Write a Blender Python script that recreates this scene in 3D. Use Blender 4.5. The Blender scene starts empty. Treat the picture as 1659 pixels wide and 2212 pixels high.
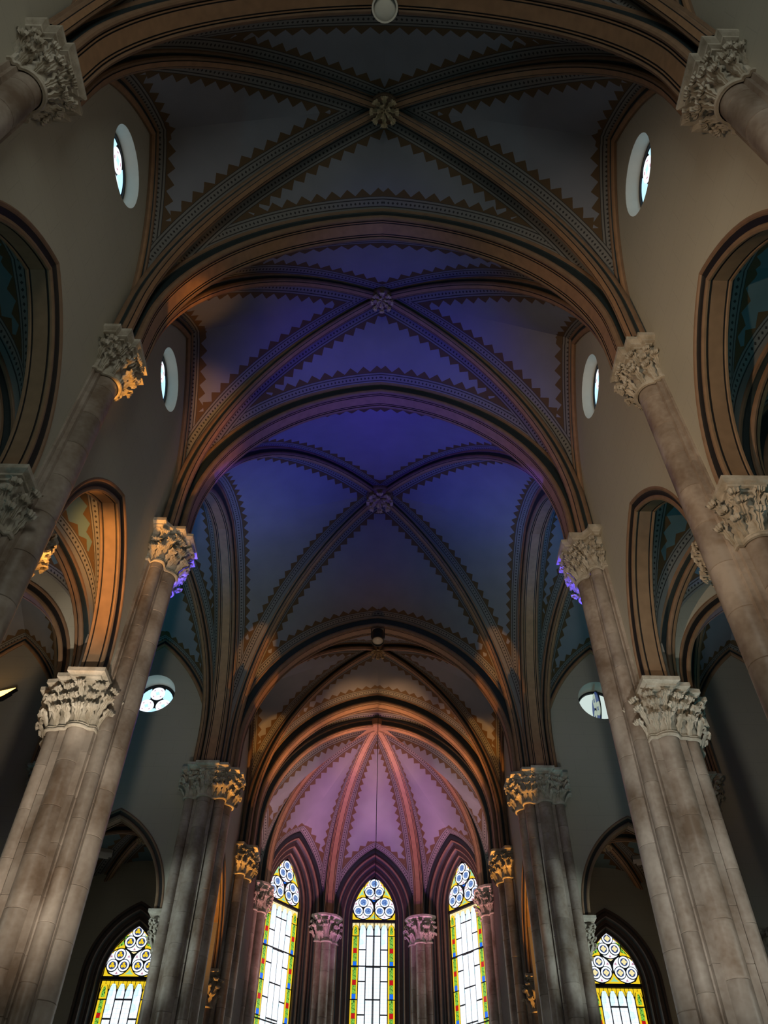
import bpy, bmesh, math, random
from mathutils import Vector, Matrix
from mathutils.geometry import tessellate_polygon

random.seed(7)
sc = bpy.context.scene
C = sc.collection
PI = math.pi

# ------------------------------------------------------------------ camera
F_PX, TILT, YAW, ROLL = 1693.76, 0.8278, 0.0021, 0.0142
CAM = Vector((0.113, 0.0, 1.6))
cy_, sy_ = math.cos(YAW), math.sin(YAW)
fw = Vector((sy_ * math.cos(TILT), cy_ * math.cos(TILT), math.sin(TILT)))
rt = Vector((cy_, -sy_, 0.0))
up = rt.cross(fw)
c_, s_ = math.cos(ROLL), math.sin(ROLL)
rt2 = rt * c_ + up * s_
up2 = up * c_ - rt * s_
cam_d = bpy.data.cameras.new('camera')
cam_d.sensor_fit = 'VERTICAL'
cam_d.sensor_height = 24.0
cam_d.lens = F_PX / 2212.0 * 24.0
cam_d.clip_start, cam_d.clip_end = 0.05, 300
cam = bpy.data.objects.new('camera', cam_d)
C.objects.link(cam)
M = Matrix((rt2, up2, -fw)).transposed().to_4x4()
M.translation = CAM
cam.matrix_world = M
sc.camera = cam

# ------------------------------------------------------------------ colour management, world
sc.view_settings.view_transform = 'Standard'
sc.view_settings.look = 'None'
sc.view_settings.gamma = 1.0
sc.view_settings.use_curve_mapping = False
sc.view_settings.exposure = 0.0
sc.cycles.use_denoising = True
sc.cycles.max_bounces = 3
sc.cycles.diffuse_bounces = 2
sc.cycles.adaptive_threshold = 0.05
sc.cycles.light_sampling_threshold = 0.02
sc.cycles.glossy_bounces = 2
sc.cycles.sample_clamp_indirect = 3.0
w = bpy.data.worlds.new('overcast_sky')
sc.world = w
w.use_nodes = True
bg = w.node_tree.nodes['Background']
bg.inputs[0].default_value = (0.72, 0.86, 0.80, 1)
bg.inputs[1].default_value = 0.85

# ------------------------------------------------------------------ lights
def area(name, loc, target, sx, sy, power, col, spread=110):
    d = bpy.data.lights.new(name, 'AREA')
    d.shape = 'RECTANGLE'; d.size = sx; d.size_y = sy; d.energy = power; d.color = col; d.spread = math.radians(spread)
    o = bpy.data.objects.new(name, d); C.objects.link(o)
    o.location = loc
    o.rotation_euler = (Vector(target) - Vector(loc)).to_track_quat('-Z', 'Y').to_euler()
    return o

def spot(name, loc, target, power, col, deg=60, blend=0.6, size=0.12):
    d = bpy.data.lights.new(name, 'SPOT')
    d.energy = power; d.color = col; d.spot_size = math.radians(deg); d.spot_blend = blend; d.shadow_soft_size = size
    o = bpy.data.objects.new(name, d); C.objects.link(o)
    o.location = loc
    o.rotation_euler = (Vector(target) - Vector(loc)).to_track_quat('-Z', 'Y').to_euler()
    return o

def point(name, loc, power, col, size=0.3):
    d = bpy.data.lights.new(name, 'POINT')
    d.energy = power; d.color = col; d.shadow_soft_size = size
    o = bpy.data.objects.new(name, d); C.objects.link(o)
    o.location = loc
    return o

ORANGE = (1.0, 0.42, 0.08)
AMBER = (1.0, 0.5, 0.2)
BLUE = (0.08, 0.05, 1.0)
PURPLE = (0.62, 0.16, 1.0)
ROSE = (1.0, 0.44, 0.44)
TEAL = (0.05, 0.6, 0.75)
DAY = (0.97, 1.0, 0.88)
# west fill lamps added behind the viewer; side fills added in aisles and transepts for assumed daylight
area('west_window_daylight', (0, -6.3, 14.0), (0, 20, 11), 5.0, 5.0, 105, DAY)  # added ambient fill for the nave; the west wall has no window
area('west_door_daylight', (0, -6.4, 2.6), (0, 20, 5.0), 4.0, 4.6, 30, DAY)  # added fill for the lower piers; no door is built here
for sx in (-1, 1):
    for y in (0.66, 5.34, 10.1):
        area('aisle_window_daylight', (sx * 9.75, y, 5.2), (0, y, 4.0), 1.5, 4.6, 17 if sx < 0 else 22, DAY)  # fill added for assumed daylight on the piers; the aisle wall has no window
    area('transept_window_daylight', (sx * 14.9, 18.2, 7.5), (sx * 4, 21.5, 4), 4.0, 6.0, 64 if sx < 0 else 22, (0.86, 1.0, 0.92))  # added fill for transept wall and pier; no window in the end wall
# uplights below the frame, plus spots added to brighten piers and tint aisles
for sx in (-1, 1):
    spot('chancel_uplight', (sx * 4.30, 22.08, 0.3), (sx * 4.33, 22.11, 13.5), 8500, ORANGE, 5.0, 0.35, 0.05)
    spot('chancel_uplight', (sx * 4.04, 22.72, 0.3), (sx * 4.07, 22.74, 13.5), 8500, ORANGE, 4.4, 0.35, 0.05)
    spot('sanctuary_uplight', (sx * 4.27, 27.42, 0.3), (sx * 4.30, 27.46, 13.5), 8500, ORANGE, 5.0, 0.35, 0.05)
    spot('sanctuary_uplight', (sx * 4.04, 28.05, 0.3), (sx * 4.08, 28.08, 13.5), 8500, ORANGE, 4.4, 0.35, 0.05)
    spot('apse_uplight', (sx * 0.3, 30.6, 2.2), (sx * 3.2, 31.8, 17.4), 7600, ROSE, 34, 0.9)
    spot('crossing_uplight', (sx * 4.05, 13.60, 0.3), (sx * 4.36, 13.30, 13.3), 24000, BLUE, 6.0, 0.4, 0.06)
    spot('vault_uplight', (-sx * 1.0, 13.6, 2.0), (sx * 2.9, 14.3, 19.5), 3300, BLUE, 30, 1.0)
for x_ in (-3.3, -1.2, 1.2, 3.3):
    spot('arch_uplight', (x_ * 0.3, 28.5, 2.2), (x_, 28.25, 20.2 - 0.19 * x_ * x_), 7500, AMBER, 9, 0.9)
spot('arch_uplight', (0, 31.8, 2.2), (0, 29.7, 20), 7000, AMBER, 17, 0.9)
spot('apse_uplight', (0, 29.8, 2.2), (0, 32.6, 17.0), 4600, PURPLE, 34, 0.9)
spot('vault_uplight', (-0.4, 11.6, 2.0), (0.1, 10.5, 21), 2300, BLUE, 26, 1.0)
spot('vault_uplight', (0.0, 14.0, 2.0), (0.0, 15.4, 21), 1800, BLUE, 44, 1.0)
spot('nave_uplight', (-4.36, 8.10, 0.3), (-4.42, 8.04, 13.5), 11000, ORANGE, 5.2, 0.5, 0.06)
spot('nave_uplight', (-3.3, 10.4, 2.2), (-4.45, 12.0, 13.3), 1300, AMBER, 11, 0.6)
spot('aisle_uplight', (-5.15, 8.75, 2.5), (-5.13, 8.55, 9.6), 2600, ORANGE, 14, 0.5)
spot('aisle_uplight', (-5.14, 9.2, 2.0), (-5.16, 11.0, 11.4), 9000, ORANGE, 13, 0.8)
spot('aisle_uplight', (-7.6, 10.0, 2.2), (-7.6, 10.4, 12.5), 220, AMBER, 60, 0.8)
spot('wall_wash', (-4.4, 0.2, 5.0), (4.9, 8.4, 12.6), 2400, (1.0, 0.68, 0.42), 52, 1.0)
spot('wall_wash', (4.4, 0.2, 6.0), (-4.9, 5.2, 15.6), 160, (1.0, 0.72, 0.42), 40, 1.0)
spot('pier_wash', (-2.6, 6.8, 1.6), (-5.3, 11.9, 8.5), 1750, (1.0, 0.84, 0.66), 44, 0.8)  # spot added to brighten the left crossing pier
spot('pier_wash', (-2.6, 6.8, 1.6), (-5.3, 11.7, 9.6), 1900, (1.0, 0.86, 0.68), 10, 0.6)  # narrow spot added to lift the arcade capital
spot('pier_wash', (2.6, 6.8, 1.6), (5.3, 11.9, 7.6), 1350, (0.98, 0.95, 0.86), 44, 0.8)  # spot added to brighten the right crossing pier
for sx in (-1, 1):
    spot('transept_uplight', (sx * 8.0, 18.5, 2.0), (sx * 7.6, 19.2, 19), 1250, TEAL, 44, 0.9)
    spot('transept_uplight', (sx * 8.0, 16.0, 2.0), (sx * 6.6, 15.0, 19), 2800, (0.04, 0.14, 0.8), 40, 0.9)
    spot('transept_wash', (sx * 12.0, 14.6, 3.0), (sx * 5.1, 22.4, 9.5), 2600, (0.84, 1.0, 0.96), 17, 0.7)  # cool spot added to lift the far crossing pier
    spot('aisle_uplight', (sx * 7.5, 4.2, 2.0), (sx * 7.5, 4.8, 12.5), 210, TEAL, 60, 0.8)  # teal lamp added to tint the aisle vault
    spot('chancel_uplight', (sx * 5.13, 25.0, 2.0), (sx * 5.15, 26.6, 11.3), 5000, ORANGE, 12, 0.8)
    spot('chancel_uplight', (sx * 5.1, 27.1, 0.3), (sx * 5.1, 27.15, 9.5), 5000, ORANGE, 6.0, 0.5, 0.05)
spot('chancel_uplight', (0, 25.2, 2.2), (0, 25.4, 21), 620, AMBER, 34, 0.9)
spot('chapel_uplight', (7.6, 25.3, 2.0), (7.6, 25.3, 13), 110, ORANGE, 80, 0.8)
spot('aisle_uplight', (7.5, 9.0, 2.2), (7.5, 9.6, 12.5), 300, TEAL, 64, 0.8)  # added teal lamp colouring the right aisle vault

# ------------------------------------------------------------------ mesh helpers
def mesh_obj(name, verts, faces, mats, parent=None, fm=None, smooth=True, uvs=None, ang=0.55):
    me = bpy.data.meshes.new(name)
    me.from_pydata([tuple(v) for v in verts], [], faces)
    for m in mats:
        me.materials.append(m)
    if fm:
        me.polygons.foreach_set('material_index', fm)
    if uvs:
        for un, data in uvs.items():
            layer = me.uv_layers.new(name=un)
            for li, lp in enumerate(me.loops):
                layer.data[li].uv = data[lp.vertex_index]
    if smooth:
        me.polygons.foreach_set('use_smooth', [True] * len(me.polygons))
        me.set_sharp_from_angle(angle=ang)
    me.update()
    return link(name, me, parent)

def link(name, me, parent=None):
    o = bpy.data.objects.new(name, me)
    C.objects.link(o)
    if parent is not None:
        o.parent = parent
    return o

def empty(name, loc=(0, 0, 0), parent=None):
    o = bpy.data.objects.new(name, None)
    C.objects.link(o)
    o.location = loc
    if parent is not None:
        o.parent = parent
    return o

def struct(o, label):
    o['kind'] = 'structure'; o['label'] = label
    return o

def tag(o, label, cat, group=None):
    o['label'] = label; o['category'] = cat
    if group:
        o['group'] = group
    return o

def fix_normals(me):
    bm = bmesh.new(); bm.from_mesh(me)
    bmesh.ops.recalc_face_normals(bm, faces=bm.faces)
    bm.to_mesh(me); bm.free()

class MB:
    def __init__(s):
        s.v = []; s.f = []; s.m = []
    def quadgrid(s, rows, mats=None, close=False):
        b = len(s.v); n = len(rows[0])
        for r in rows:
            s.v.extend(r)
        for i in range(len(rows) - 1):
            for j in range(n - 1 + (1 if close else 0)):
                k = (j + 1) % n
                s.f.append((b + i * n + j, b + (i + 1) * n + j, b + (i + 1) * n + k, b + i * n + k))
                s.m.append(mats[i] if mats else 0)
    def poly(s, pts, m=0):
        b = len(s.v); s.v.extend(pts); s.f.append(tuple(range(b, b + len(pts)))); s.m.append(m)
    def prism(s, pts2, z0, z1, m=0, fn=None):
        n = len(pts2); b = len(s.v)
        g = fn or (lambda x, y, z: (x, y, z))
        s.v.extend([g(x, y, z0) for x, y in pts2]); s.v.extend([g(x, y, z1) for x, y in pts2])
        for i in range(n):
            j = (i + 1) % n
            s.f.append((b + i, b + j, b + n + j, b + n + i)); s.m.append(m)
        s.f.append(tuple(range(b + n - 1, b - 1, -1))); s.m.append(m)
        s.f.append(tuple(range(b + n, b + 2 * n))); s.m.append(m)
    def box(s, x0, x1, y0, y1, z0, z1, m=0):
        s.prism([(x0, y0), (x1, y0), (x1, y1), (x0, y1)], z0, z1, m)
    def build(s, name, mats, parent=None, smooth=False, fixn=True, ang=0.55):
        o = mesh_obj(name, s.v, s.f, mats, parent, s.m, smooth, None, ang)
        if fixn:
            fix_normals(o.data)
        return o

# ------------------------------------------------------------------ materials
def mat(name):
    m = bpy.data.materials.new(name); m.use_nodes = True
    nt = m.node_tree
    b = nt.nodes['Principled BSDF']
    return m, nt, b

def nmath(nt, op, a, b=None, c=None):
    n = nt.nodes.new('ShaderNodeMath'); n.operation = op
    for i, x in enumerate((a, b, c)):
        if x is None:
            continue
        if isinstance(x, (int, float)):
            n.inputs[i].default_value = x
        else:
            nt.links.new(x, n.inputs[i])
    return n.outputs[0]

def nmix(nt, fac, a, b):
    n = nt.nodes.new('ShaderNodeMix'); n.data_type = 'RGBA'
    for i, x in ((0, fac), (6, a), (7, b)):
        if isinstance(x, tuple):
            n.inputs[i].default_value = x if len(x) == 4 else (*x, 1)
        elif isinstance(x, (int, float)):
            n.inputs[i].default_value = x
        else:
            nt.links.new(x, n.inputs[i])
    return n.outputs[2]

def noise(nt, scale, detail=3, coord='Object'):
    tc = nt.nodes.new('ShaderNodeTexCoord')
    n = nt.nodes.new('ShaderNodeTexNoise')
    n.inputs['Scale'].default_value = scale; n.inputs['Detail'].default_value = detail
    nt.links.new(tc.outputs[coord], n.inputs['Vector'])
    return n.outputs['Fac']

def geo_noise(nt, scale, detail=3, stretch=(1, 1, 1)):
    g = nt.nodes.new('ShaderNodeNewGeometry')
    mp = nt.nodes.new('ShaderNodeMapping'); mp.inputs['Scale'].default_value = stretch
    n = nt.nodes.new('ShaderNodeTexNoise')
    n.inputs['Scale'].default_value = scale; n.inputs['Detail'].default_value = detail
    nt.links.new(g.outputs['Position'], mp.inputs['Vector']); nt.links.new(mp.outputs[0], n.inputs['Vector'])
    return n.outputs['Fac']

def bump(nt, b, h, strength=0.3, dist=0.02):
    n = nt.nodes.new('ShaderNodeBump'); n.inputs['Strength'].default_value = strength; n.inputs['Distance'].default_value = dist
    nt.links.new(h, n.inputs['Height']); nt.links.new(n.outputs[0], b.inputs['Normal'])

def stone(name, c1, c2, rough, scale, stretch=(1, 1, 1), bs=0.25, spec=0.4):
    m, nt, b = mat(name)
    f = geo_noise(nt, scale, 3, stretch)
    f2 = geo_noise(nt, scale * 7, 1)
    k = nmath(nt, 'MULTIPLY_ADD', nmath(nt, 'SUBTRACT', f, 0.5), 2.4, 0.5)
    k = nmath(nt, 'ADD', k, nmath(nt, 'MULTIPLY', nmath(nt, 'SUBTRACT', f2, 0.5), 0.5))
    kn = nt.nodes.new('ShaderNodeClamp'); nt.links.new(k, kn.inputs[0])
    nt.links.new(nmix(nt, kn.outputs[0], c1, c2), b.inputs['Base Color'])
    b.inputs['Roughness'].default_value = rough
    b.inputs['Specular IOR Level'].default_value = spec
    if bs > 0.2:
        bump(nt, b, f2, bs, 0.01)
    return m

def stone_var(m, amt=0.35):
    nt = m.node_tree; b = nt.nodes['Principled BSDF']
    src = b.inputs['Base Color'].links[0].from_socket
    oi = nt.nodes.new('ShaderNodeObjectInfo')
    k = nmath(nt, 'MULTIPLY_ADD', oi.outputs['Random'], amt, 1.0 - amt / 2)
    n = nt.nodes.new('ShaderNodeVectorMath'); n.operation = 'SCALE'
    nt.links.new(src, n.inputs[0]); nt.links.new(k, n.inputs['Scale'])
    nt.links.new(n.outputs[0], b.inputs['Base Color'])
    return m

def paint(name, col, rough=0.55, var=0.25, scale=6.0):
    m, nt, b = mat(name)
    f = geo_noise(nt, scale, 1)
    d = tuple(x * (1 - var) for x in col)
    nt.links.new(nmix(nt, f, d, tuple(min(1, x * (1 + var)) for x in col)), b.inputs['Base Color'])
    b.inputs['Roughness'].default_value = rough
    return m

MAT = {}
MAT['pier'] = stone_var(stone('brown_marble', (0.20, 0.145, 0.105), (0.50, 0.44, 0.385), 0.36, 1.8, (1, 1, 0.7), 0.12, 0.5), 0.3)
MAT['capital'] = stone('capital_stone', (0.36, 0.32, 0.25), (0.64, 0.60, 0.52), 0.6, 5.0, (1, 1, 1), 0.15, 0.3)
MAT['brown'] = paint('ochre_brown_paint', (0.36, 0.21, 0.115))
MAT['roll'] = paint('dark_brown_paint', (0.25, 0.155, 0.095))
MAT['teal'] = paint('dark_teal_paint', (0.022, 0.036, 0.040))
MAT['line'] = paint('black_line_paint', (0.012, 0.010, 0.010))
MAT['mould'] = paint('umber_moulding_paint', (0.10, 0.070, 0.062))
MAT['gold'] = stone('boss_plaster', (0.58, 0.44, 0.26), (0.82, 0.68, 0.46), 0.45, 9.0)
MAT['lead'] = paint('lead_and_iron', (0.015, 0.016, 0.02), 0.5)
MAT['metal'] = paint('black_lamp_metal', (0.02, 0.02, 0.022), 0.4)

def wall_mat():
    m, nt, b = mat('painted_plaster_wall')
    f = geo_noise(nt, 0.5, 2)
    col = nmix(nt, f, (0.44, 0.42, 0.345), (0.53, 0.505, 0.42))
    # faint false ashlar joints ruled in the paint, courses 0.45 m high
    g = nt.nodes.new('ShaderNodeNewGeometry')
    sp = nt.nodes.new('ShaderNodeSeparateXYZ'); nt.links.new(g.outputs['Position'], sp.inputs[0])
    hz = nmath(nt, 'ADD', sp.outputs[0], sp.outputs[1])
    row = nmath(nt, 'DIVIDE', sp.outputs[2], 0.46)
    rf = nmath(nt, 'FRACT', row)
    rl = nmath(nt, 'LESS_THAN', rf, 0.03)
    odd = nmath(nt, 'MULTIPLY', nmath(nt, 'MODULO', nmath(nt, 'FLOOR', row), 2.0), 0.5)
    cf = nmath(nt, 'FRACT', nmath(nt, 'ADD', nmath(nt, 'DIVIDE', hz, 0.95), odd))
    cl = nmath(nt, 'LESS_THAN', cf, 0.016)
    jl = nmath(nt, 'MULTIPLY', nmath(nt, 'MAXIMUM', rl, cl), 0.14)
    nt.links.new(nmix(nt, jl, col, (0.16, 0.15, 0.12)), b.inputs['Base Color'])
    b.inputs['Roughness'].default_value = 0.75
    return m
MAT['wall'] = wall_mat()
MAT['reveal'] = paint('window_reveal_plaster', (0.60, 0.585, 0.50), 0.7, 0.06)

def web_mat(name, base):
    m, nt, b = mat(name)
    def chan(un):
        uv = nt.nodes.new('ShaderNodeUVMap'); uv.uv_map = un
        sp = nt.nodes.new('ShaderNodeSeparateXYZ'); nt.links.new(uv.outputs[0], sp.inputs[0])
        s, d = sp.outputs[0], sp.outputs[1]
        band = nmath(nt, 'LESS_THAN', d, 0.27)
        tri = nmath(nt, 'MULTIPLY', nmath(nt, 'ABSOLUTE', nmath(nt, 'SUBTRACT', nmath(nt, 'FRACT', nmath(nt, 'DIVIDE', s, 0.35)), 0.5)), 2.0)
        lim = nmath(nt, 'MULTIPLY_ADD', nmath(nt, 'SUBTRACT', 1.0, tri), 0.16, 0.30)
        zz = nmath(nt, 'LESS_THAN', d, lim)
        l1 = nmath(nt, 'LESS_THAN', nmath(nt, 'ABSOLUTE', nmath(nt, 'SUBTRACT', d, 0.045)), 0.012)
        l2 = nmath(nt, 'LESS_THAN', nmath(nt, 'ABSOLUTE', nmath(nt, 'SUBTRACT', d, 0.205)), 0.012)
        l3 = nmath(nt, 'LESS_THAN', nmath(nt, 'ABSOLUTE', nmath(nt, 'SUBTRACT', d, 0.265)), 0.008)
        dx = nmath(nt, 'ABSOLUTE', nmath(nt, 'SUBTRACT', nmath(nt, 'FRACT', nmath(nt, 'DIVIDE', s, 0.105)), 0.5))
        dy = nmath(nt, 'ABSOLUTE', nmath(nt, 'SUBTRACT', d, 0.125))
        dot = nmath(nt, 'LESS_THAN', nmath(nt, 'ADD', nmath(nt, 'MULTIPLY', dx, 0.12), dy), 0.034)
        dark = nmath(nt, 'MAXIMUM', nmath(nt, 'MAXIMUM', l1, l2), nmath(nt, 'MAXIMUM', l3, dot))
        return band, zz, dark
    bD, zD, kD = chan('D'); bB, zB, kB = chan('B')
    f = geo_noise(nt, 1.4, 2)
    web = nmix(nt, f, tuple(x * 0.84 for x in base), tuple(x * 1.14 for x in base))
    col = nmix(nt, nmath(nt, 'MAXIMUM', zD, zB), web, (0.115, 0.068, 0.028))
    anyb = nmath(nt, 'MAXIMUM', bD, bB)
    dk = nmath(nt, 'MAXIMUM', nmath(nt, 'MULTIPLY', bD, kD), nmath(nt, 'MULTIPLY', nmath(nt, 'MULTIPLY', bB, kB), nmath(nt, 'SUBTRACT', 1.0, bD)))
    bcol = nmix(nt, dk, (0.215, 0.21, 0.20), (0.035, 0.032, 0.032))
    nt.links.new(nmix(nt, anyb, col, bcol), b.inputs['Base Color'])
    b.inputs['Roughness'].default_value = 0.7
    return m
MAT['web'] = web_mat('painted_vault_web', (0.235, 0.245, 0.285))
MAT['webaisle'] = web_mat('painted_aisle_web', (0.12, 0.20, 0.23))

def floor_mat():
    m, nt, b = mat('marble_floor')
    g = nt.nodes.new('ShaderNodeNewGeometry')
    ch = nt.nodes.new('ShaderNodeTexChecker'); ch.inputs['Scale'].default_value = 1.6
    ch.inputs['Color1'].default_value = (0.36, 0.34, 0.31, 1); ch.inputs['Color2'].default_value = (0.22, 0.20, 0.18, 1)
    nt.links.new(g.outputs['Position'], ch.inputs['Vector']); nt.links.new(ch.outputs['Color'], b.inputs['Base Color'])
    b.inputs['Roughness'].default_value = 0.3
    return m
MAT['floor'] = floor_mat()

def glass(name, col, strength, pattern=None, dark=(0.1, 0.12, 0.2)):
    """stained glass lit from outside by the sky"""
    m = bpy.data.materials.new(name); m.use_nodes = True
    nt = m.node_tree
    b = nt.nodes['Principled BSDF']
    b.inputs['Base Color'].default_value = (*[x * 0.3 for x in col], 1)
    b.inputs['Roughness'].default_value = 0.2
    cc = None
    if pattern == 'leaf':
        f = noise(nt, 22, 4)
        k = nmath(nt, 'GREATER_THAN', f, 0.52)
        cc = nmix(nt, k, col, dark)
    elif pattern == 'lace':
        tc = nt.nodes.new('ShaderNodeTexCoord')
        v = nt.nodes.new('ShaderNodeTexVoronoi'); v.inputs['Scale'].default_value = 26
        nt.links.new(tc.outputs['Object'], v.inputs['Vector'])
        k = nmath(nt, 'GREATER_THAN', v.outputs['Distance'], 0.42)
        cc = nmix(nt, k, col, dark)
    elif pattern == 'quarry':
        tc = nt.nodes.new('ShaderNodeTexCoord')
        sp = nt.nodes.new('ShaderNodeSeparateXYZ'); nt.links.new(tc.outputs['Object'], sp.inputs[0])
        a = nmath(nt, 'LESS_THAN', nmath(nt, 'FRACT', nmath(nt, 'DIVIDE', sp.outputs[2], 0.13)), 0.06)
        c = nmath(nt, 'LESS_THAN', nmath(nt, 'ABSOLUTE', sp.outputs[0]), 0.004)
        k = nmath(nt, 'MULTIPLY', nmath(nt, 'MAXIMUM', a, c), 0.55)
        f = noise(nt, 2.2, 1)
        tint = nmix(nt, nmath(nt, 'GREATER_THAN', f, 0.56), col, (0.66, 0.90, 1.0))
        cc = nmix(nt, k, tint, dark)
    if cc is not None:
        nt.links.new(cc, b.inputs['Emission Color'])
    else:
        b.inputs['Emission Color'].default_value = (*col, 1)
    b.inputs['Emission Strength'].default_value = strength
    return m
G = {}
G['white'] = glass('clear_quarry_glass', (0.86, 0.93, 1.0), 1.2, 'quarry', (0.25, 0.4, 0.6))
G['plain'] = glass('white_glass', (0.85, 0.92, 1.0), 1.2)
G['pale'] = glass('pale_blue_glass', (0.45, 0.78, 1.0), 1.3)
G['lace'] = glass('blue_lace_glass', (0.32, 0.55, 0.85), 1.0, 'lace', (0.05, 0.13, 0.38))
G['yellow'] = glass('yellow_glass', (0.90, 0.62, 0.02), 1.0)
G['cream'] = glass('cream_glass', (0.95, 0.82, 0.42), 1.0)
G['green'] = glass('green_leaf_glass', (0.24, 0.62, 0.07), 0.9, 'leaf', (0.02, 0.09, 0.02))
G['mint'] = glass('pale_green_glass', (0.35, 0.75, 0.45), 0.9)
G['red'] = glass('red_glass', (0.62, 0.01, 0.015), 0.8)
G['blue'] = glass('blue_glass', (0.01, 0.16, 0.88), 1.0)
G['rose'] = glass('rose_glass', (0.62, 0.30, 0.42), 0.9)
G['dim'] = glass('dim_pale_glass', (0.62, 0.75, 0.62), 0.5)
G['dimblue'] = glass('dim_blue_glass', (0.08, 0.14, 0.4), 0.4)
for k_, m_ in G.items():
    m_.cycles.emission_sampling = 'AUTO' if k_ == 'white' else 'NONE'
def lampglass(name, col, s):
    m, nt, b = mat(name)
    b.inputs['Base Color'].default_value = (0.5, 0.5, 0.5, 1)
    b.inputs['Emission Color'].default_value = (*col, 1); b.inputs['Emission Strength'].default_value = s
    return m
MAT['lamp_on'] = lampglass('lit_floodlight_glass', (1.0, 0.5, 0.1), 6.0)
MAT['lamp_off'] = paint('unlit_lamp_glass', (0.86, 0.82, 0.72), 0.25, 0.05)
MAT['lamp_pale'] = paint('pale_lamp_housing', (0.75, 0.74, 0.70), 0.35, 0.05)

# ------------------------------------------------------------------ measures of the church
H = 14.08            # top of the nave abaci
HA = 10.0            # top of the arcade abaci
XP = 5.12            # pier centre line
YA = [3.0, 7.68, 12.58, 22.91, 28.22]
YM = -1.68
XT = 10.14           # transept responds
WF = 4.88            # nave wall face
TW = 22.65           # transept east wall face
NH, NST, NAP = 4.37, 0.85, 19.97      # nave arches: half span, stilt, apex
AH, AAP = 1.66, 12.66                 # arcade arches

def apex_at(hs, z0, stilt, apex, h):
    rise = apex - z0 - stilt
    c = (rise * rise - hs * hs) / (2 * hs); R = hs + c
    return z0 + stilt + math.sqrt((R + h) ** 2 - c * c)

def arch_line(hs, z0, stilt, apex, h, n):
    """half arch from the springing (x = hs+h) to the crown (x = 0), 2D points (x, z)"""
    rise = apex - z0 - stilt
    c = (rise * rise - hs * hs) / (2 * hs); R = hs + c
    a1 = math.acos(max(-1, min(1, c / (R + h))))
    pts = []
    if stilt > 1e-6:
        pts.append((hs + h, z0))
    for i in range(n + 1):
        a = a1 * i / n
        pts.append(((R + h) * math.cos(a) - c, z0 + stilt + (R + h) * math.sin(a)))
    pts[-1] = (0.0, pts[-1][1])
    return pts

def sweep_arch(name, cen, dx, dn, hs, z0, stilt, apex, prof, mats, mi, parent=None, n=18, both=True, z_foot=None):
    """cen: plan centre; dx: plan unit along the span; dn: plan unit across; prof: [(u, h)]"""
    mb = MB()
    for sg in ((1, -1) if both else (1,)):
        rows = []
        for u, h in prof:
            line = arch_line(hs, z0, stilt, apex, h, n)
            if z_foot is not None:
                line = [(hs + h, z_foot)] + line
            rows.append([(cen[0] + dx[0] * x * sg + dn[0] * u, cen[1] + dx[1] * x * sg + dn[1] * u, z) for x, z in line])
        mb.quadgrid(rows, mi)
    return mb.build(name, mats, parent, True)

def mirror_prof(p, m):
    """p from the centre outwards; returns full profile and material indices"""
    q = [(-u, h) for u, h in reversed(p)] + [x for x in p if x[0] > 1e-9 or True][(1 if p[0][0] < 1e-9 else 0):]
    if p[0][0] < 1e-9:
        return q, list(reversed(m)) + list(m)
    return q, list(reversed(m)) + [m[0]] + list(m)

RIBM = [MAT['brown'], MAT['roll'], MAT['teal'], MAT['line']]
ARCM = [paint('dull_brown_arcade_paint', (0.255, 0.165, 0.098)), MAT['roll'], MAT['teal'], MAT['line']]
# transverse arch: flat soffit, scored lines, edge roll, dark side, upper roll
TP = [(0, 0), (0.125, 0), (0.13, 0.012), (0.145, 0.012), (0.15, 0), (0.175, 0), (0.18, 0.012), (0.192, 0.02), (0.20, -0.005), (0.235, -0.02), (0.27, -0.005),
      (0.295, 0.04), (0.29, 0.085), (0.265, 0.115), (0.262, 0.30), (0.285, 0.32), (0.315, 0.33), (0.335, 0.36), (0.33, 0.40)]
TM = [0, 3, 3, 3, 0, 3, 3, 3, 1, 1, 1, 1, 1, 2, 2, 1, 1, 1]
TPF, TMF = mirror_prof(TP, TM)
DP = [(0, 0), (0.045, 0.0), (0.06, 0.012), (0.095, 0.02), (0.112, 0.055), (0.105, 0.09), (0.085, 0.11), (0.08, 0.19), (0.10, 0.205), (0.135, 0.22), (0.145, 0.25), (0.135, 0.30)]
DM = [0, 3, 1, 1, 1, 2, 2, 2, 1, 1, 1]
DPF, DMF = mirror_prof(DP, DM)
AP_ = [(0, 0), (0.10, 0), (0.105, 0.012), (0.12, 0.012), (0.125, 0), (0.155, 0), (0.16, 0.012), (0.17, 0.012), (0.178, 0.0), (0.20, 0.01), (0.205, 0.05), (0.19, 0.07), (0.185, 0.24), (0.20, 0.26), (0.20, 0.30)]
AM = [0, 3, 3, 3, 0, 3, 3, 3, 0, 0, 1, 2, 1, 1]
APF, AMF = mirror_prof(AP_, AM)

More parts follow.
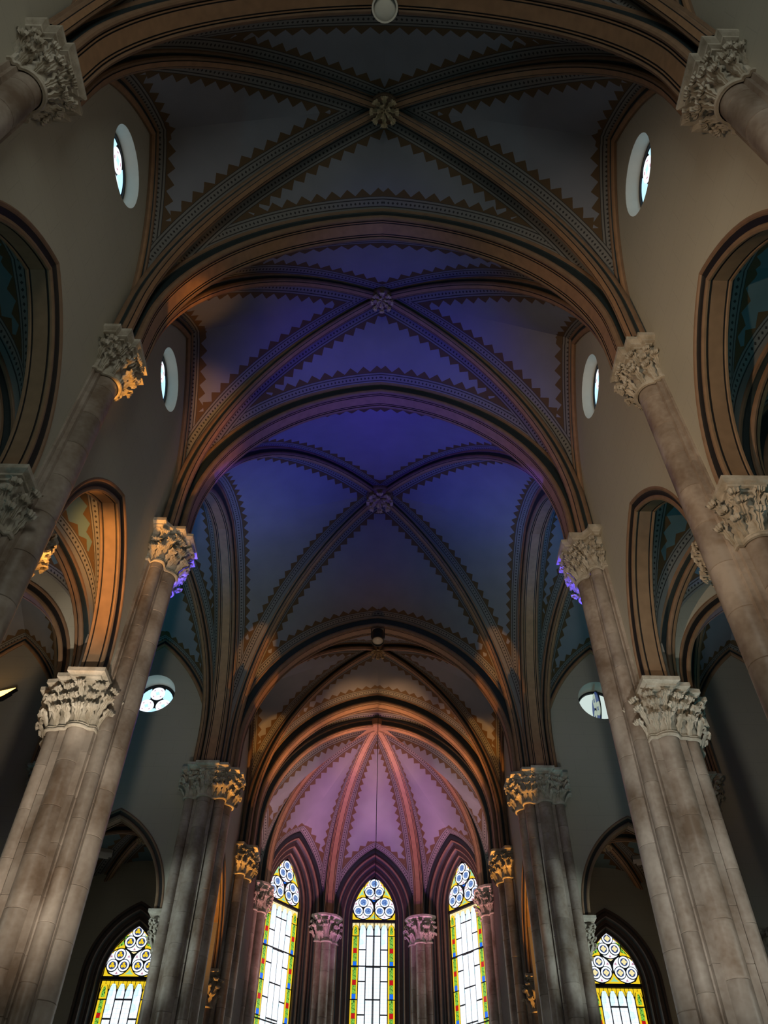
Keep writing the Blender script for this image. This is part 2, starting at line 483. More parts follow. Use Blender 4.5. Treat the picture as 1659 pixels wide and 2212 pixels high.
# ------------------------------------------------------------------ vault webs and ribs
def arc3(P0, P1, stilt, n=26):
    P0 = Vector(P0); P1 = Vector(P1)
    run = (P1 - P0).xy.length
    rise = P1.z - P0.z - stilt
    c = (rise * rise - run * run) / (2 * run); R = run + c
    if c > -run:
        a1 = math.atan2(rise, c)
    out = [P0.copy()]
    for i in range(n + 1):
        a = a1 * i / n
        x = R - R * math.cos(a); z = R * math.sin(a)
        q = P0.lerp(P1, x / run); q.z = P0.z + stilt + z
        if i == 0 and stilt < 1e-6:
            continue
        out.append(q)
    # even spacing
    L = [0.0]
    for a, b in zip(out, out[1:]):
        L.append(L[-1] + (b - a).length)
    res = []
    k = 0
    for i in range(n + 1):
        t = L[-1] * i / n
        while k < len(L) - 2 and L[k + 1] < t:
            k += 1
        f = (t - L[k]) / max(1e-9, L[k + 1] - L[k])
        res.append(out[k].lerp(out[k + 1], min(1, f)))
    return res

def dist_poly(p, line, cum):
    best = 1e9; bs = 0
    for i in range(len(line) - 1):
        a, b = line[i], line[i + 1]
        ab = b - a
        l2 = ab.length_squared
        t = 0 if l2 < 1e-12 else max(0, min(1, (p - a).dot(ab) / l2))
        d = (p - (a + ab * t)).length
        if d < best:
            best = d; bs = cum[i] + t * math.sqrt(l2)
    return bs, best

def half_web(Bc, Dc, wB, wD, ns=7):
    """surface between boundary arch curve Bc and rib curve Dc (springer -> crown)"""
    n = len(Bc)
    rows = []
    for j in range(ns + 1):
        s = j / ns
        r = []
        for i in range(n):
            p = Bc[i].lerp(Dc[i], s)
            p.z += 0.16 * math.sin(PI * s) * abs(math.sin(PI * i / (n - 1))) ** 1.2
            r.append(p)
        rows.append(r)
    def cum(L):
        c = [0.0]
        for a, b in zip(L, L[1:]):
            c.append(c[-1] + (b - a).length)
        return c
    cB, cD = cum(Bc), cum(Dc)
    v, uB, uD = [], [], []
    for r in rows:
        for p in r:
            v.append(p)
            s, d = dist_poly(p, Bc, cB); uB.append((s, d - wB))
            s, d = dist_poly(p, Dc, cD); uD.append((s, d - wD))
    f = []
    for j in range(ns):
        for i in range(n - 1):
            f.append((j * n + i, (j + 1) * n + i, (j + 1) * n + i + 1, j * n + i + 1))
    return v, f, uB, uD

def web_obj(name, halves, m, parent):
    v, f, ub, ud = [], [], [], []
    for hv, hf, hb, hd in halves:
        b = len(v)
        v += hv; f += [tuple(b + i for i in q) for q in hf]; ub += hb; ud += hd
    return mesh_obj(name, v, f, [m], parent, None, True, {'B': ub, 'D': ud}, 0.5)

def rib3(name, P0, P1, stilt, prof, mi, parent, n=20):
    """half rib from springer P0 to boss P1 (intrados points)"""
    P0 = Vector(P0); P1 = Vector(P1)
    d = (P1 - P0).xy; run = d.length; d = d / run
    nn = Vector((-d.y, d.x))
    mb = MB()
    rows = []
    for u, h in prof:
        line = arch_line(run, P0.z, stilt, P1.z, h, n)
        rows.append([(P1.x - d.x * x + nn.x * u, P1.y - d.y * x + nn.y * u, z) for x, z in line])
    mb.quadgrid(rows, mi)
    return mb.build(name, RIBM, parent, True)

# leaf used for capitals and bosses --------------------------------------------------
def leaf_mesh(name, w=1.0, curl=1.0, seed=0):
    rnd = random.Random(seed)
    ctr = [(0.00, 0.00), (0.03, 0.14), (0.065, 0.30), (0.10, 0.45), (0.145, 0.60), (0.20, 0.74), (0.27, 0.84), (0.34, 0.86), (0.38, 0.78), (0.35, 0.69), (0.28, 0.68)]
    wid = [0.07, 0.12, 0.10, 0.19, 0.13, 0.26, 0.19, 0.29, 0.20, 0.18, 0.07]
    cols = [-1.0, -0.62, -0.25, 0.0, 0.25, 0.62, 1.0]
    dep = [0.03, 0.075, 0.01, 0.06, 0.01, 0.075, 0.03]
    rows_f, rows_b = [], []
    for i, ((y, z), ww) in enumerate(zip(ctr, wid)):
        y2 = y * curl
        a = ctr[max(0, i - 1)]; b = ctr[min(len(ctr) - 1, i + 1)]
        t = Vector(((b[0] - a[0]) * curl, b[1] - a[1])).normalized()
        nx, nz = t.y, -t.x      # outward normal in the (y, z) plane
        rf, rb = [], []
        for cq, dd in zip(cols, dep):
            jit = rnd.uniform(-0.012, 0.012)
            x = cq * ww * w * (1.0 + rnd.uniform(-0.06, 0.06))
            o = dd + jit
            sag = -0.03 * abs(cq) if i % 2 else 0.0
            rf.append((x, y2 + nx * o, z + nz * o + sag))
            rb.append((x, y2 + nx * (o - 0.07), z + nz * (o - 0.07) + sag))
        rows_f.append(rf); rows_b.append(rb)
    mb = MB()
    loop_rows = [rf + list(reversed(rb)) for rf, rb in zip(rows_f, rows_b)]
    mb.quadgrid(loop_rows, None, True)
    mb.poly(loop_rows[-1]); mb.poly(list(reversed(loop_rows[0])))
    me = bpy.data.meshes.new(name)
    me.from_pydata(mb.v, [], mb.f)
    me.materials.append(MAT['capital'])
    fix_normals(me)
    me.polygons.foreach_set('use_smooth', [True] * len(me.polygons))
    me.set_sharp_from_angle(angle=1.0)
    return me
LEAVES = [leaf_mesh('leaf', 1.0, 1.35, 1), leaf_mesh('leaf', 0.88, 1.55, 2), leaf_mesh('leaf', 1.1, 1.2, 3)]
def bud_mesh():
    mb = MB()
    rows = []
    for i in range(7):
        a = -PI / 2 + PI * i / 6
        rr = math.cos(a) * (1.0 + 0.25 * (i % 2))
        rows.append([(rr * math.cos(2 * PI * k / 10) * (1.15 if k % 2 else 0.85), 0.3 + rr * math.sin(2 * PI * k / 10) * (1.15 if k % 2 else 0.85), math.sin(a)) for k in range(10)])
    mb.quadgrid(rows, None, True)
    me = bpy.data.meshes.new('bud'); me.from_pydata(mb.v, [], mb.f); me.materials.append(MAT['capital'])
    fix_normals(me); me.polygons.foreach_set('use_smooth', [True] * len(me.polygons))
    return me
BUD = bud_mesh()
def gold_copy(me):
    m = me.copy(); m.materials.clear(); m.materials.append(MAT['gold']); return m
GLEAVES = [gold_copy(m) for m in LEAVES]

def boss(parent, loc, r):
    """carved roof boss hanging at the crossing of the ribs"""
    mb = MB()
    prof = [(0.98, 0.42), (1.0, 0.12), (0.97, 0.05), (0.90, 0.0), (0.86, 0.03), (0.80, 0.0), (0.5, -0.06), (0.25, -0.12), (0.0, -0.13)]
    rows = [[(math.cos(2 * PI * k / 28) * r * a, math.sin(2 * PI * k / 28) * r * a, z * r * 1.3) for k in range(28)] for a, z in prof]
    mb.quadgrid(rows, None, True)
    o = mb.build('boss', [MAT['roll']], parent, True, True, 0.7)
    o.location = loc
    for k in range(8):
        a = 2 * PI * k / 8
        l = link('leaf', GLEAVES[k % 2], o)
        s = r * 0.92
        l.matrix_local = Matrix.Translation((math.cos(a) * r * 0.18, math.sin(a) * r * 0.18, -0.10 * r)) @ Matrix.Rotation(a - PI / 2, 4, 'Z') @ Matrix.Rotation(math.radians(-92), 4, 'X') @ Matrix.Scale(s, 4)
    for k in range(5):
        a = 2 * PI * (k + 0.5) / 5
        l = link('leaf', GLEAVES[k % 3], o)
        l.matrix_local = Matrix.Translation((math.cos(a) * r * 0.05, math.sin(a) * r * 0.05, -0.2 * r)) @ Matrix.Rotation(a - PI / 2, 4, 'Z') @ Matrix.Rotation(math.radians(-105), 4, 'X') @ Matrix.Scale(r * 0.55, 4)
    return o

def vault(label, cen, S, L, sh, lh, sides, zb, spring=H, big=True, rboss=0.33, wm=None, hang=True, lift={}):
    """cen plan centre; S unit across (span), L unit along; sh, lh half sizes to pier centres;
    sides: dict '+S','-S','+L','-L' -> 'arch' or 'wall'; zb height of rib intrados at the boss"""
    root = empty('ceiling', (0, 0, 0))
    struct(root, label)
    wm = wm or MAT['web']
    cen = Vector(cen); S = Vector(S); L = Vector(L)
    def W(a, b, z):
        q = cen + S * a + L * b
        return Vector((q.x, q.y, z))
    po = 0.75 if big else 0.6
    di = 0.50 if big else 0.42
    dst = 1.0 if big else 0.1
    rh = 0.27
    # each quadrant: rib + two half webs
    halves = {'+S': [], '-S': [], '+L': [], '-L': []}
    for a in (-1, 1):
        for b in (-1, 1):
            kS = ('+' if a > 0 else '-') + 'S'; kL = ('+' if b > 0 else '-') + 'L'
            P0 = W(a * (sh - di - 0.12), b * (lh - di), spring)
            P1 = W(0, 0, zb)
            rib3('diagonal_rib', P0, P1, dst, DPF, DMF, root)
            Dw = arc3(W(a * (sh - di + 0.10), b * (lh - di + 0.08), spring), W(0, 0, zb + rh), dst)
            # boundary on the L side (arch spanning S)
            for key, hs_half, other, sg_main, sg_oth in ((kL, sh, lh, a, b), (kS, lh, sh, b, a)):
                kind = sides[key]
                if kind == 'arch':
                    if big:
                        hs, st, ap = hs_half - 0.75, NST + lift.get(key, 0), NAP + lift.get(key, 0)
                    else:
                        hs, st, ap = hs_half - 0.75, 0.05, AAP + 0.15
                    h = 0.36; off = 0.31
                    za = apex_at(hs, spring, st, ap, h)
                    x0 = hs + h
                    wB = 0.03
                elif kind == 'arcade':
                    hs, st, ap = AH, 0.05, AAP
                    h = 0.26; off = 0.25
                    za = apex_at(hs, spring, st, ap, h); x0 = hs + h; wB = 0.03
                else:
                    if big:
                        hs, st, ap = hs_half - 0.24, 0.15, 18.98
                    else:
                        hs, st, ap = hs_half - 0.45, 0.05, 12.75
                    h = 0.16; off = 0.25
                    za = apex_at(hs, spring, st, ap, h); x0 = hs + h; wB = 0.02
                if key in ('+L', '-L'):
                    B0 = W(sg_main * x0, sg_oth * (other - off), spring); B1 = W(0, sg_oth * (other - off), za)
                else:
                    B0 = W(sg_oth * (other - off), sg_main * x0, spring); B1 = W(sg_oth * (other - off), 0, za)
                Bw = arc3(B0, B1, st)
                halves[key].append(half_web(Bw, Dw, wB, 0.145))
    for k in halves:
        web_obj('web', halves[k], wm, root)
    # wall ribs
    for key in sides:
        if sides[key] != 'wall':
            continue
        if big:
            sgn = 1 if key[0] == '+' else -1
            if key[1] == 'S':
                c = cen + S * (sgn * (sh - 0.245)); dx = L; dn = S * (-sgn); hs = lh - 0.24
            else:
                c = cen + L * (sgn * (lh - 0.245)); dx = S; dn = L * (-sgn); hs = sh - 0.24
            wp = [(0.0, -0.03), (0.05, -0.035), (0.085, -0.01), (0.10, 0.03), (0.09, 0.065), (0.065, 0.085), (0.065, 0.13), (0.09, 0.14), (0.12, 0.155), (0.13, 0.19), (0.0, 0.24)]
            sweep_arch('wall_rib', c, dx, dn, hs, spring, 0.15, 18.98, wp, RIBM, [1, 0, 0, 0, 1, 2, 2, 1, 1, 2], root)
    if hang:
        boss(root, (cen.x, cen.y, zb - 0.02), rboss)
    return root

X_, Y_ = (1, 0), (0, 1)
def mid(a, b): return (a + b) / 2

# ------------------------------------------------------------------ floor and walls
mb = MB(); mb.box(-16, 16, -8, 36.5, -0.3, 0.0)
struct(mb.build('floor', [MAT['floor']]), 'polished chequered marble church floor')

def wall_panel(name, label, org, dx, dn, x0, x1, z0, z1, arch=None, holes=(), thick=0.48, m=None, parent=None):
    """flat wall in the plane through org along dx; face normal dn; arch=(xc, hs, zspring, apex) opening at the foot; holes=[(x, z, r)]"""
    out = [(x0, z0)]
    if arch:
        xc, hs, zs, ap, st = arch
        line = arch_line(hs, zs, st, ap, 0, 16)
        out.append((xc - hs, z0))
        out += [(xc - x, z) for x, z in line]
        out += [(xc + x, z) for x, z in reversed(line[:-1])]
        out.append((xc + hs, z0))
    out += [(x1, z0), (x1, z1), (x0, z1)]
    clean = []
    for p in out:
        if not clean or (abs(p[0] - clean[-1][0]) + abs(p[1] - clean[-1][1])) > 1e-6:
            clean.append(p)
    out = clean
    loops = [out] + [[(hx + r * math.cos(2 * PI * k / 40), hz + r * math.sin(2 * PI * k / 40)) for k in range(40)] for hx, hz, r in holes]
    tris = tessellate_polygon([[Vector((x, z, 0)) for x, z in lp] for lp in loops])
    flat = [p for lp in loops for p in lp]
    n = len(flat)
    def Wd(x, z, d):
        return (org[0] + dx[0] * x - dn[0] * d, org[1] + dx[1] * x - dn[1] * d, z)
    v = [Wd(x, z, 0) for x, z in flat] + [Wd(x, z, thick) for x, z in flat]
    f = [tuple(t) for t in tris] + [tuple(n + i for i in reversed(t)) for t in tris]
    b = 0
    for lp in loops:
        k = len(lp)
        for i in range(k):
            j = (i + 1) % k
            f.append((b + i, b + j, n + b + j, n + b + i))
        b += k
    o = mesh_obj(name, v, f, [m or MAT['wall']], parent, None, False)
    fix_normals(o.data)
    if parent is None:
        struct(o, label)
    return o

ZT = 20.6
# nave walls, a panel for each bay
RW = 0.74
for sx, side in ((-1, 'left'), (1, 'right')):
    org = (sx * WF, 0); dn = (-sx, 0)
    bays = [(YM, YA[0], 0.66, 0), (YA[0], YA[1], 5.34, 1), (YA[1], YA[2], 10.04, 2)]
    for y0, y1, yc, k in bays:
        hw = [(yc if k != 2 else 10.12, 17.04, RW)] if k else []
        wall_panel('wall_nave_' + side, '%s nave wall of pale plaster over the %s arcade arch' % (side, ('west', 'first', 'second')[k]),
                   org, Y_, dn, y0, y1, HA, ZT, (yc, AH + 0.2, HA, 12.92, 0.05), hw)
    wall_panel('wall_chancel_' + side, '%s chancel wall of pale plaster over a side arch' % side, org, Y_, dn, YA[3], YA[4], HA, ZT, (25.6, AH + 0.2, HA, 12.92, 0.05))
    wall_panel('wall_nave_' + side, '%s nave wall behind the west bay' % side, org, Y_, dn, -7.0, YM, 0, ZT)
    # transept east walls
    orgT = (0, TW); dnT = (0, -1)
    xa, xb = sorted((sx * XP, sx * XT))
    wall_panel('wall_transept_' + side, '%s transept wall of pale plaster with round window over chapel arch' % side, orgT, X_, dnT, xa, xb, HA, ZT,
               (sx * 7.63, AH + 0.16, HA, 12.86, 0.05), [(sx * 7.60, 16.98, RW)])
    xa, xb = sorted((sx * XT, sx * 15.2))
    wall_panel('wall_transept_' + side, '%s outer transept wall of plain plaster by the frame edge' % side, orgT, X_, dnT, xa, xb, 0, ZT)
    # transept west walls, seen only through the aisle arches
    xa, xb = sorted((sx * XP, sx * XT))
    wall_panel('wall_transept_' + side, '%s west transept wall above the aisle end arch' % side, (0, 12.82), X_, (0, 1), xa, xb, HA, ZT, (sx * 7.63, AH + 0.16, HA, 12.86, 0.05))
    xa, xb = sorted((sx * XT, sx * 15.2))
    wall_panel('wall_transept_' + side, '%s outer west transept wall' % side, (0, 12.82), X_, (0, 1), xa, xb, 0, ZT)
    wall_panel('wall_transept_' + side, '%s transept end wall' % side, (sx * 15.2, 0), Y_, (-sx, 0), 12.3, 23.2, 0, 22.5)
    wall_panel('wall_aisle_' + side, '%s outer aisle wall of plaster' % side, (sx * 9.9, 0), Y_, (-sx, 0), -7.0, 12.6, 0, 14.6)
    wall_panel('wall_chapel_' + side, '%s outer chapel wall of plaster' % side, (sx * 9.9, 0), Y_, (-sx, 0), 22.9, 28.9, 0, 14.6)
wall_panel('wall_west', 'west wall of the nave behind the viewer', (0, -7.0), X_, (0, 1), -10.4, 10.4, 0, 24)

# ------------------------------------------------------------------ vaults
nl = dict([('+S', 'wall'), ('-S', 'wall'), ('+L', 'arch'), ('-L', 'arch')])
vault('painted vault of the west bay above the viewer', (0, mid(YM, YA[0])), X_, Y_, XP, (YA[0] - YM) / 2, nl, 21.05)
vault('dark grey painted rib vault with gilded boss nearest the viewer', (0, mid(YA[0], YA[1])), X_, Y_, XP, (YA[1] - YA[0]) / 2, nl, 20.98, rboss=0.34)
vault('second rib vault of the nave washed with blue light', (0, mid(YA[1], YA[2])), X_, Y_, XP, (YA[2] - YA[1]) / 2, nl, 21.12, rboss=0.31)
vault('wide square crossing vault with large carved boss', (0, mid(YA[2], YA[3])), X_, Y_, XP, (YA[3] - YA[2]) / 2, {k: 'arch' for k in nl}, 21.62, rboss=0.46, lift={'+L': 0.1})
vault('brown lit chancel vault between crossing and apse', (0, mid(YA[3], YA[4])), X_, Y_, XP, (YA[4] - YA[3]) / 2, nl, 21.15, rboss=0.33, lift={'-L': 0.1, '+L': 0.34})
for sx, side in ((-1, 'left'), (1, 'right')):
    yc = mid(YA[2], YA[3]); sh = (YA[3] - YA[2]) / 2
    # S runs across the transept (along Y), L along X
    sd = {'+S': 'wall', '-S': 'wall', '+L': 'arch', '-L': 'arch'}
    vault('teal painted vault of the %s transept next to the crossing' % side, (sx * mid(XP, XT), yc), Y_, X_, sh, (XT - XP) / 2, sd, 21.1)
    vault('dark blue vault of the outer %s transept bay' % side, (sx * mid(XT, 15.2), yc), Y_, X_, sh, (15.2 - XT) / 2, sd, 21.1)
    # aisles and chapels
    kin = '-S' if sx > 0 else '+S'; kout = '+S' if sx > 0 else '-S'
    for y0, y1, nm in ((YM, YA[0], 'west'), (YA[0], YA[1], 'first'), (YA[1], YA[2], 'second')):
        vault('low painted vault of the %s aisle, %s bay' % (side, nm), (sx * mid(XP, XT), mid(y0, y1)), X_, Y_, (XT - XP) / 2, (y1 - y0) / 2,
              {kin: 'arcade', kout: 'wall', '+L': 'arch', '-L': 'arch'}, 13.35, HA, False, 0.2, MAT['webaisle'])
    vault('dark low vault of the %s side chapel' % side, (sx * mid(XP, XT), mid(YA[3], YA[4])), X_, Y_, (XT - XP) / 2, (YA[4] - YA[3]) / 2,
          {kin: 'arcade', kout: 'wall', '+L': 'wall', '-L': 'arch'}, 13.35, HA, False, 0.22, MAT['webaisle'])

# ------------------------------------------------------------------ arches
tn = [0]
def trim(label, *a, **k):
    tn[0] += 1
    o = sweep_arch('trim_%d' % tn[0], *a, **k)
    return struct(o, label)
names = ['nearest pointed nave arch at the top edge', 'second pointed nave arch with brown soffit', 'pointed arch between nave and crossing', 'pointed arch between crossing and chancel', 'pointed orange lit arch before the apse']
for y, nm, e in zip(YA, names, (0, 0, 0, 0.1, 0.34)):
    trim(nm, (0, y), X_, Y_, NH, H, NST + e, NAP + e, TPF, RIBM, TMF, n=24)
trim('pointed nave arch behind the viewer', (0, YM), X_, Y_, NH, H, NST, NAP, TPF, RIBM, TMF)
for sx, side in ((-1, 'left'), (1, 'right')):
    sh = (YA[3] - YA[2]) / 2
    trim('tall pointed arch from the crossing into the %s transept' % side, (sx * XP, mid(YA[2], YA[3])), Y_, X_, sh - 0.75, H, NST, NAP, TPF, RIBM, TMF, n=24)
    trim('pointed arch between the two %s transept bays' % side, (sx * XT, mid(YA[2], YA[3])), Y_, X_, sh - 0.75, H, NST, NAP, TPF, RIBM, TMF)
    # arcade arches: soffit, rolls, hood at the wall face
    ap = [(0, 0), (0.11, 0), (0.115, 0.012), (0.13, 0.012), (0.135, 0), (0.15, -0.012), (0.18, -0.012), (0.20, 0.02), (0.20, 0.055), (0.185, 0.075), (0.20, 0.12), (0.225, 0.16), (0.25, 0.175), (0.262, 0.20), (0.25, 0.225), (0.235, 0.23)]
    am = [0, 3, 3, 3, 0, 0, 0, 0, 1, 3, 3, 1, 1, 1, 1]
    pf, mf = mirror_prof(ap, am)
    for yc, nm in ((0.66, 'west'), (5.34, 'first'), (10.04, 'second'), (25.6, 'chancel')):
        trim('moulded %s arcade arch of the %s bay' % (side, nm), (sx * XP, yc), Y_, X_, AH, HA, 0.05, AAP, pf, ARCM, mf)
    trim('dark arch from the %s aisle into the transept' % side, (sx * 7.63, YA[2]), X_, Y_, AH - 0.04, HA, 0.05, AAP, pf, ARCM, mf)
    trim('dark chapel arch in the %s transept wall' % side, (sx * 7.63, 22.89), X_, Y_, AH - 0.04, HA, 0.05, AAP - 0.02, pf, ARCM, mf)
    for y in (YA[0], YA[1]):
        trim('low arch across the %s aisle beside the %s pier' % (side, 'first' if y < 5 else 'second'),
             (sx * 7.63, y), X_, Y_, (XT - XP) / 2 - 0.75, HA, 0.05, AAP + 0.15, TPF, RIBM, TMF)

# ------------------------------------------------------------------ apse
K = Vector((0, 29.3)); KZ = 19.93
AP1 = {-1: Vector((-4.45, 31.25)), 1: Vector((4.45, 31.25))}
AP2 = {-1: Vector((-1.97, 34.25)), 1: Vector((1.97, 34.25))}
root = struct(empty('ceiling'), 'apse vault of five webs washed with purple and rose light')
A4s = {s: Vector((s * 4.62, 28.75)) for s in (-1, 1)}
corners = [A4s[-1], AP1[-1], AP2[-1], AP2[1], AP1[1], A4s[1]]
def inset(p, d): return p + (K - p).normalized() * d
WIN_HS, WIN_Z, WIN_AP = 0.92, 14.2, 16.02
for i, p in enumerate(corners):
    st = 1.0 if i in (0, 5) else 0.8
    q = inset(p, 0.38)
    rib3('apse_rib', (q.x, q.y, H), (K.x, K.y, KZ), st, APF, AMF, root)
for i in range(5):
    a, b = corners[i], corners[i + 1]
    m_ = (a + b) / 2
    ln = (b - a).length
    apz = 17.0 if ln > 3 else 16.6
    halves = []
    for p in (a, b):
        st = 1.0 if p in (A4s[-1], A4s[1]) else 0.8
        q = inset(p, 0.2)
        Dc = arc3((q.x, q.y, H), (K.x, K.y, KZ + 0.27), st)
        e = p.lerp(m_, 0.16)
        Bc = arc3((e.x, e.y, H), (m_.x, m_.y, apz), 0.1)
        halves.append(half_web(Bc, Dc, 0.03, 0.2))
    web_obj('web', halves, MAT['web'], root)
halves = []
for s_x in (-1, 1):
    q = inset(A4s[s_x], 0.2)
    Dc = arc3((q.x, q.y, H), (K.x, K.y, KZ + 0.27), 1.0)
    za = apex_at(NH, H, NST + 0.34, NAP + 0.34, 0.36)
    Bc = arc3((s_x * (NH + 0.36), YA[4] + 0.31, H), (0, YA[4] + 0.31, za), NST + 0.34)
    halves.append(half_web(Bc, Dc, 0.03, 0.2))
web_obj('web', halves, MAT['web'], root)
mb = MB()
rows = [[(K.x + math.cos(2 * PI * k / 20) * r, K.y + math.sin(2 * PI * k / 20) * r, z) for k in range(20)] for r, z in ((0.30, KZ + 0.3), (0.30, KZ + 0.02), (0.26, KZ - 0.02), (0.0, KZ - 0.03))]
mb.quadgrid(rows, None, True)
mb.build('keystone', [MAT['brown']], root, True)

# apse walls, each with its moulded lancet opening
MOULD = [(0.0, 0.02), (0.03, 0.0), (0.10, 0.0), (0.10, 0.06), (0.13, 0.10), (0.17, 0.11), (0.20, 0.14), (0.20, 0.20), (0.26, 0.20), (0.26, 0.26), (0.30, 0.30), (0.34, 0.31), (0.38, 0.35), (0.38, 0.43),
         (0.45, 0.43), (0.45, 0.50), (0.50, 0.54), (0.55, 0.55), (0.59, 0.60), (0.58, 0.66), (0.64, 0.66), (0.66, 0.72), (0.66, 0.80)]
MOULD_M = [3, 1, 1, 2, 1, 0, 1, 3, 1, 2, 1, 0, 1, 3, 1, 2, 1, 0, 1, 3, 2, 2]
MM = [MAT['roll'], MAT['mould'], MAT['teal'], MAT['line']]
apse_axes = []
for i in range(5):
    a, b = corners[i], corners[i + 1]
    m_ = (a + b) / 2
    dx = (b - a).normalized()
    dn = Vector((-dx.y, dx.x))
    if (Vector((0, 29.3)) - m_).dot(dn) < 0:
        dn = -dn
    half = (b - a).length / 2
    nmw = ('left_side', 'left', 'centre', 'right', 'right_side')[i]
    if i in (0, 4):
        wall_panel('wall_apse_' + nmw, '%s plain wall of the apse beside the arch' % nmw.replace('_', ' '), m_, dx, dn, -half, half, 0, 17.5, None, (), 0.3, MAT['mould'])
        continue
    # wall cut by the lancet: sides and head as one polygon with a deep opening
    org = m_
    wl = wall_panel('wall_apse_' + nmw, '%s apse wall around its tall lancet window' % nmw, org, dx, dn, -half, half, 5.0, 17.6, (0, WIN_HS + 0.78, WIN_Z, apex_at(WIN_HS, WIN_Z, 0, WIN_AP, 0.78), 0), (), 0.1, MAT['mould'])
    c = m_ - dn * 0.62
    o = sweep_arch('window_jamb', c, dx, dn, WIN_HS, WIN_Z, 0.0, WIN_AP, MOULD, MM, MOULD_M, wl, 16, True, 5.0)
    apse_axes.append((c, dx, dn, nmw))

# ------------------------------------------------------------------ piers
def ray_poly(poly, th):
    d = (math.cos(th), math.sin(th)); best = 0
    n = len(poly)
    for i in range(n):
        (x0, y0), (x1, y1) = poly[i], poly[(i + 1) % n]
        ex, ey = x1 - x0, y1 - y0
        den = d[0] * ey - d[1] * ex
        if abs(den) < 1e-12:
            continue
        t = (x0 * ey - y0 * ex) / den
        s = (x0 * d[1] - y0 * d[0]) / den
        if -1e-9 <= s <= 1 + 1e-9 and t > best:
            best = t
    return best
def ray_circ(c, r, th):
    d = (math.cos(th), math.sin(th))
    b = c[0] * d[0] + c[1] * d[1]
    disc = b * b - (c[0] ** 2 + c[1] ** 2 - r * r)
    return b + math.sqrt(disc) if disc > 0 else 0
NT = 120
def outline(polys, circs, grow=0.0):
    out = []
    for k in range(NT):
        th = 2 * PI * k / NT
        r = 0.02
        for p in polys:
            r = max(r, ray_poly(p, th) + grow)
        for c, cr in circs:
            r = max(r, ray_circ(c, cr + grow, th))
        out.append(r)
    return out

def quarter_full(Q):
    """mirror a quarter outline (p>0,q>0, from the p axis to the q axis) to a full polygon"""
    a = list(Q)
    b = [(-x, y) for x, y in reversed(Q)]
    c = [(-x, -y) for x, y in Q]
    d = [(x, -y) for x, y in reversed(Q)]
    return a + b + c + d

_drums = {}
def drum_mesh(r, h):
    key = ('d', round(r, 3), round(h, 3))
    if key not in _drums:
        n = 20; g = 0.008
        mb = MB()
        prof = [(r - 0.012, 0), (r, g), (r, h - g), (r - 0.012, h)]
        mb.quadgrid([[(math.cos(2 * PI * k / n) * a, math.sin(2 * PI * k / n) * a, z) for k in range(n)] for a, z in prof], None, True)
        me = bpy.data.meshes.new('drum'); me.from_pydata(mb.v, [], mb.f); me.materials.append(MAT['pier'])
        fix_normals(me)
        me.polygons.foreach_set('use_smooth', [True] * len(me.polygons)); me.set_sharp_from_angle(angle=0.5)
        _drums[key] = me
    return _drums[key]
def course_mesh(poly, h, tagk):
    key = ('c', tagk, round(h, 3))
    if key not in _drums:
        mb = MB()
        g = 0.008
        def sc_(k): return [(x * k, y * k) for x, y in poly]
        rows = []
        for k, z in ((0.975, 0), (1, g), (1, h - g), (0.975, h)):
            rows.append([(x, y, z) for x, y in sc_(k)])
        mb.quadgrid(rows, None, True)
        me = bpy.data.meshes.new('stone_course'); me.from_pydata(mb.v, [], mb.f); me.materials.append(MAT['pier'])
        fix_normals(me)
        _drums[key] = me
    return _drums[key]

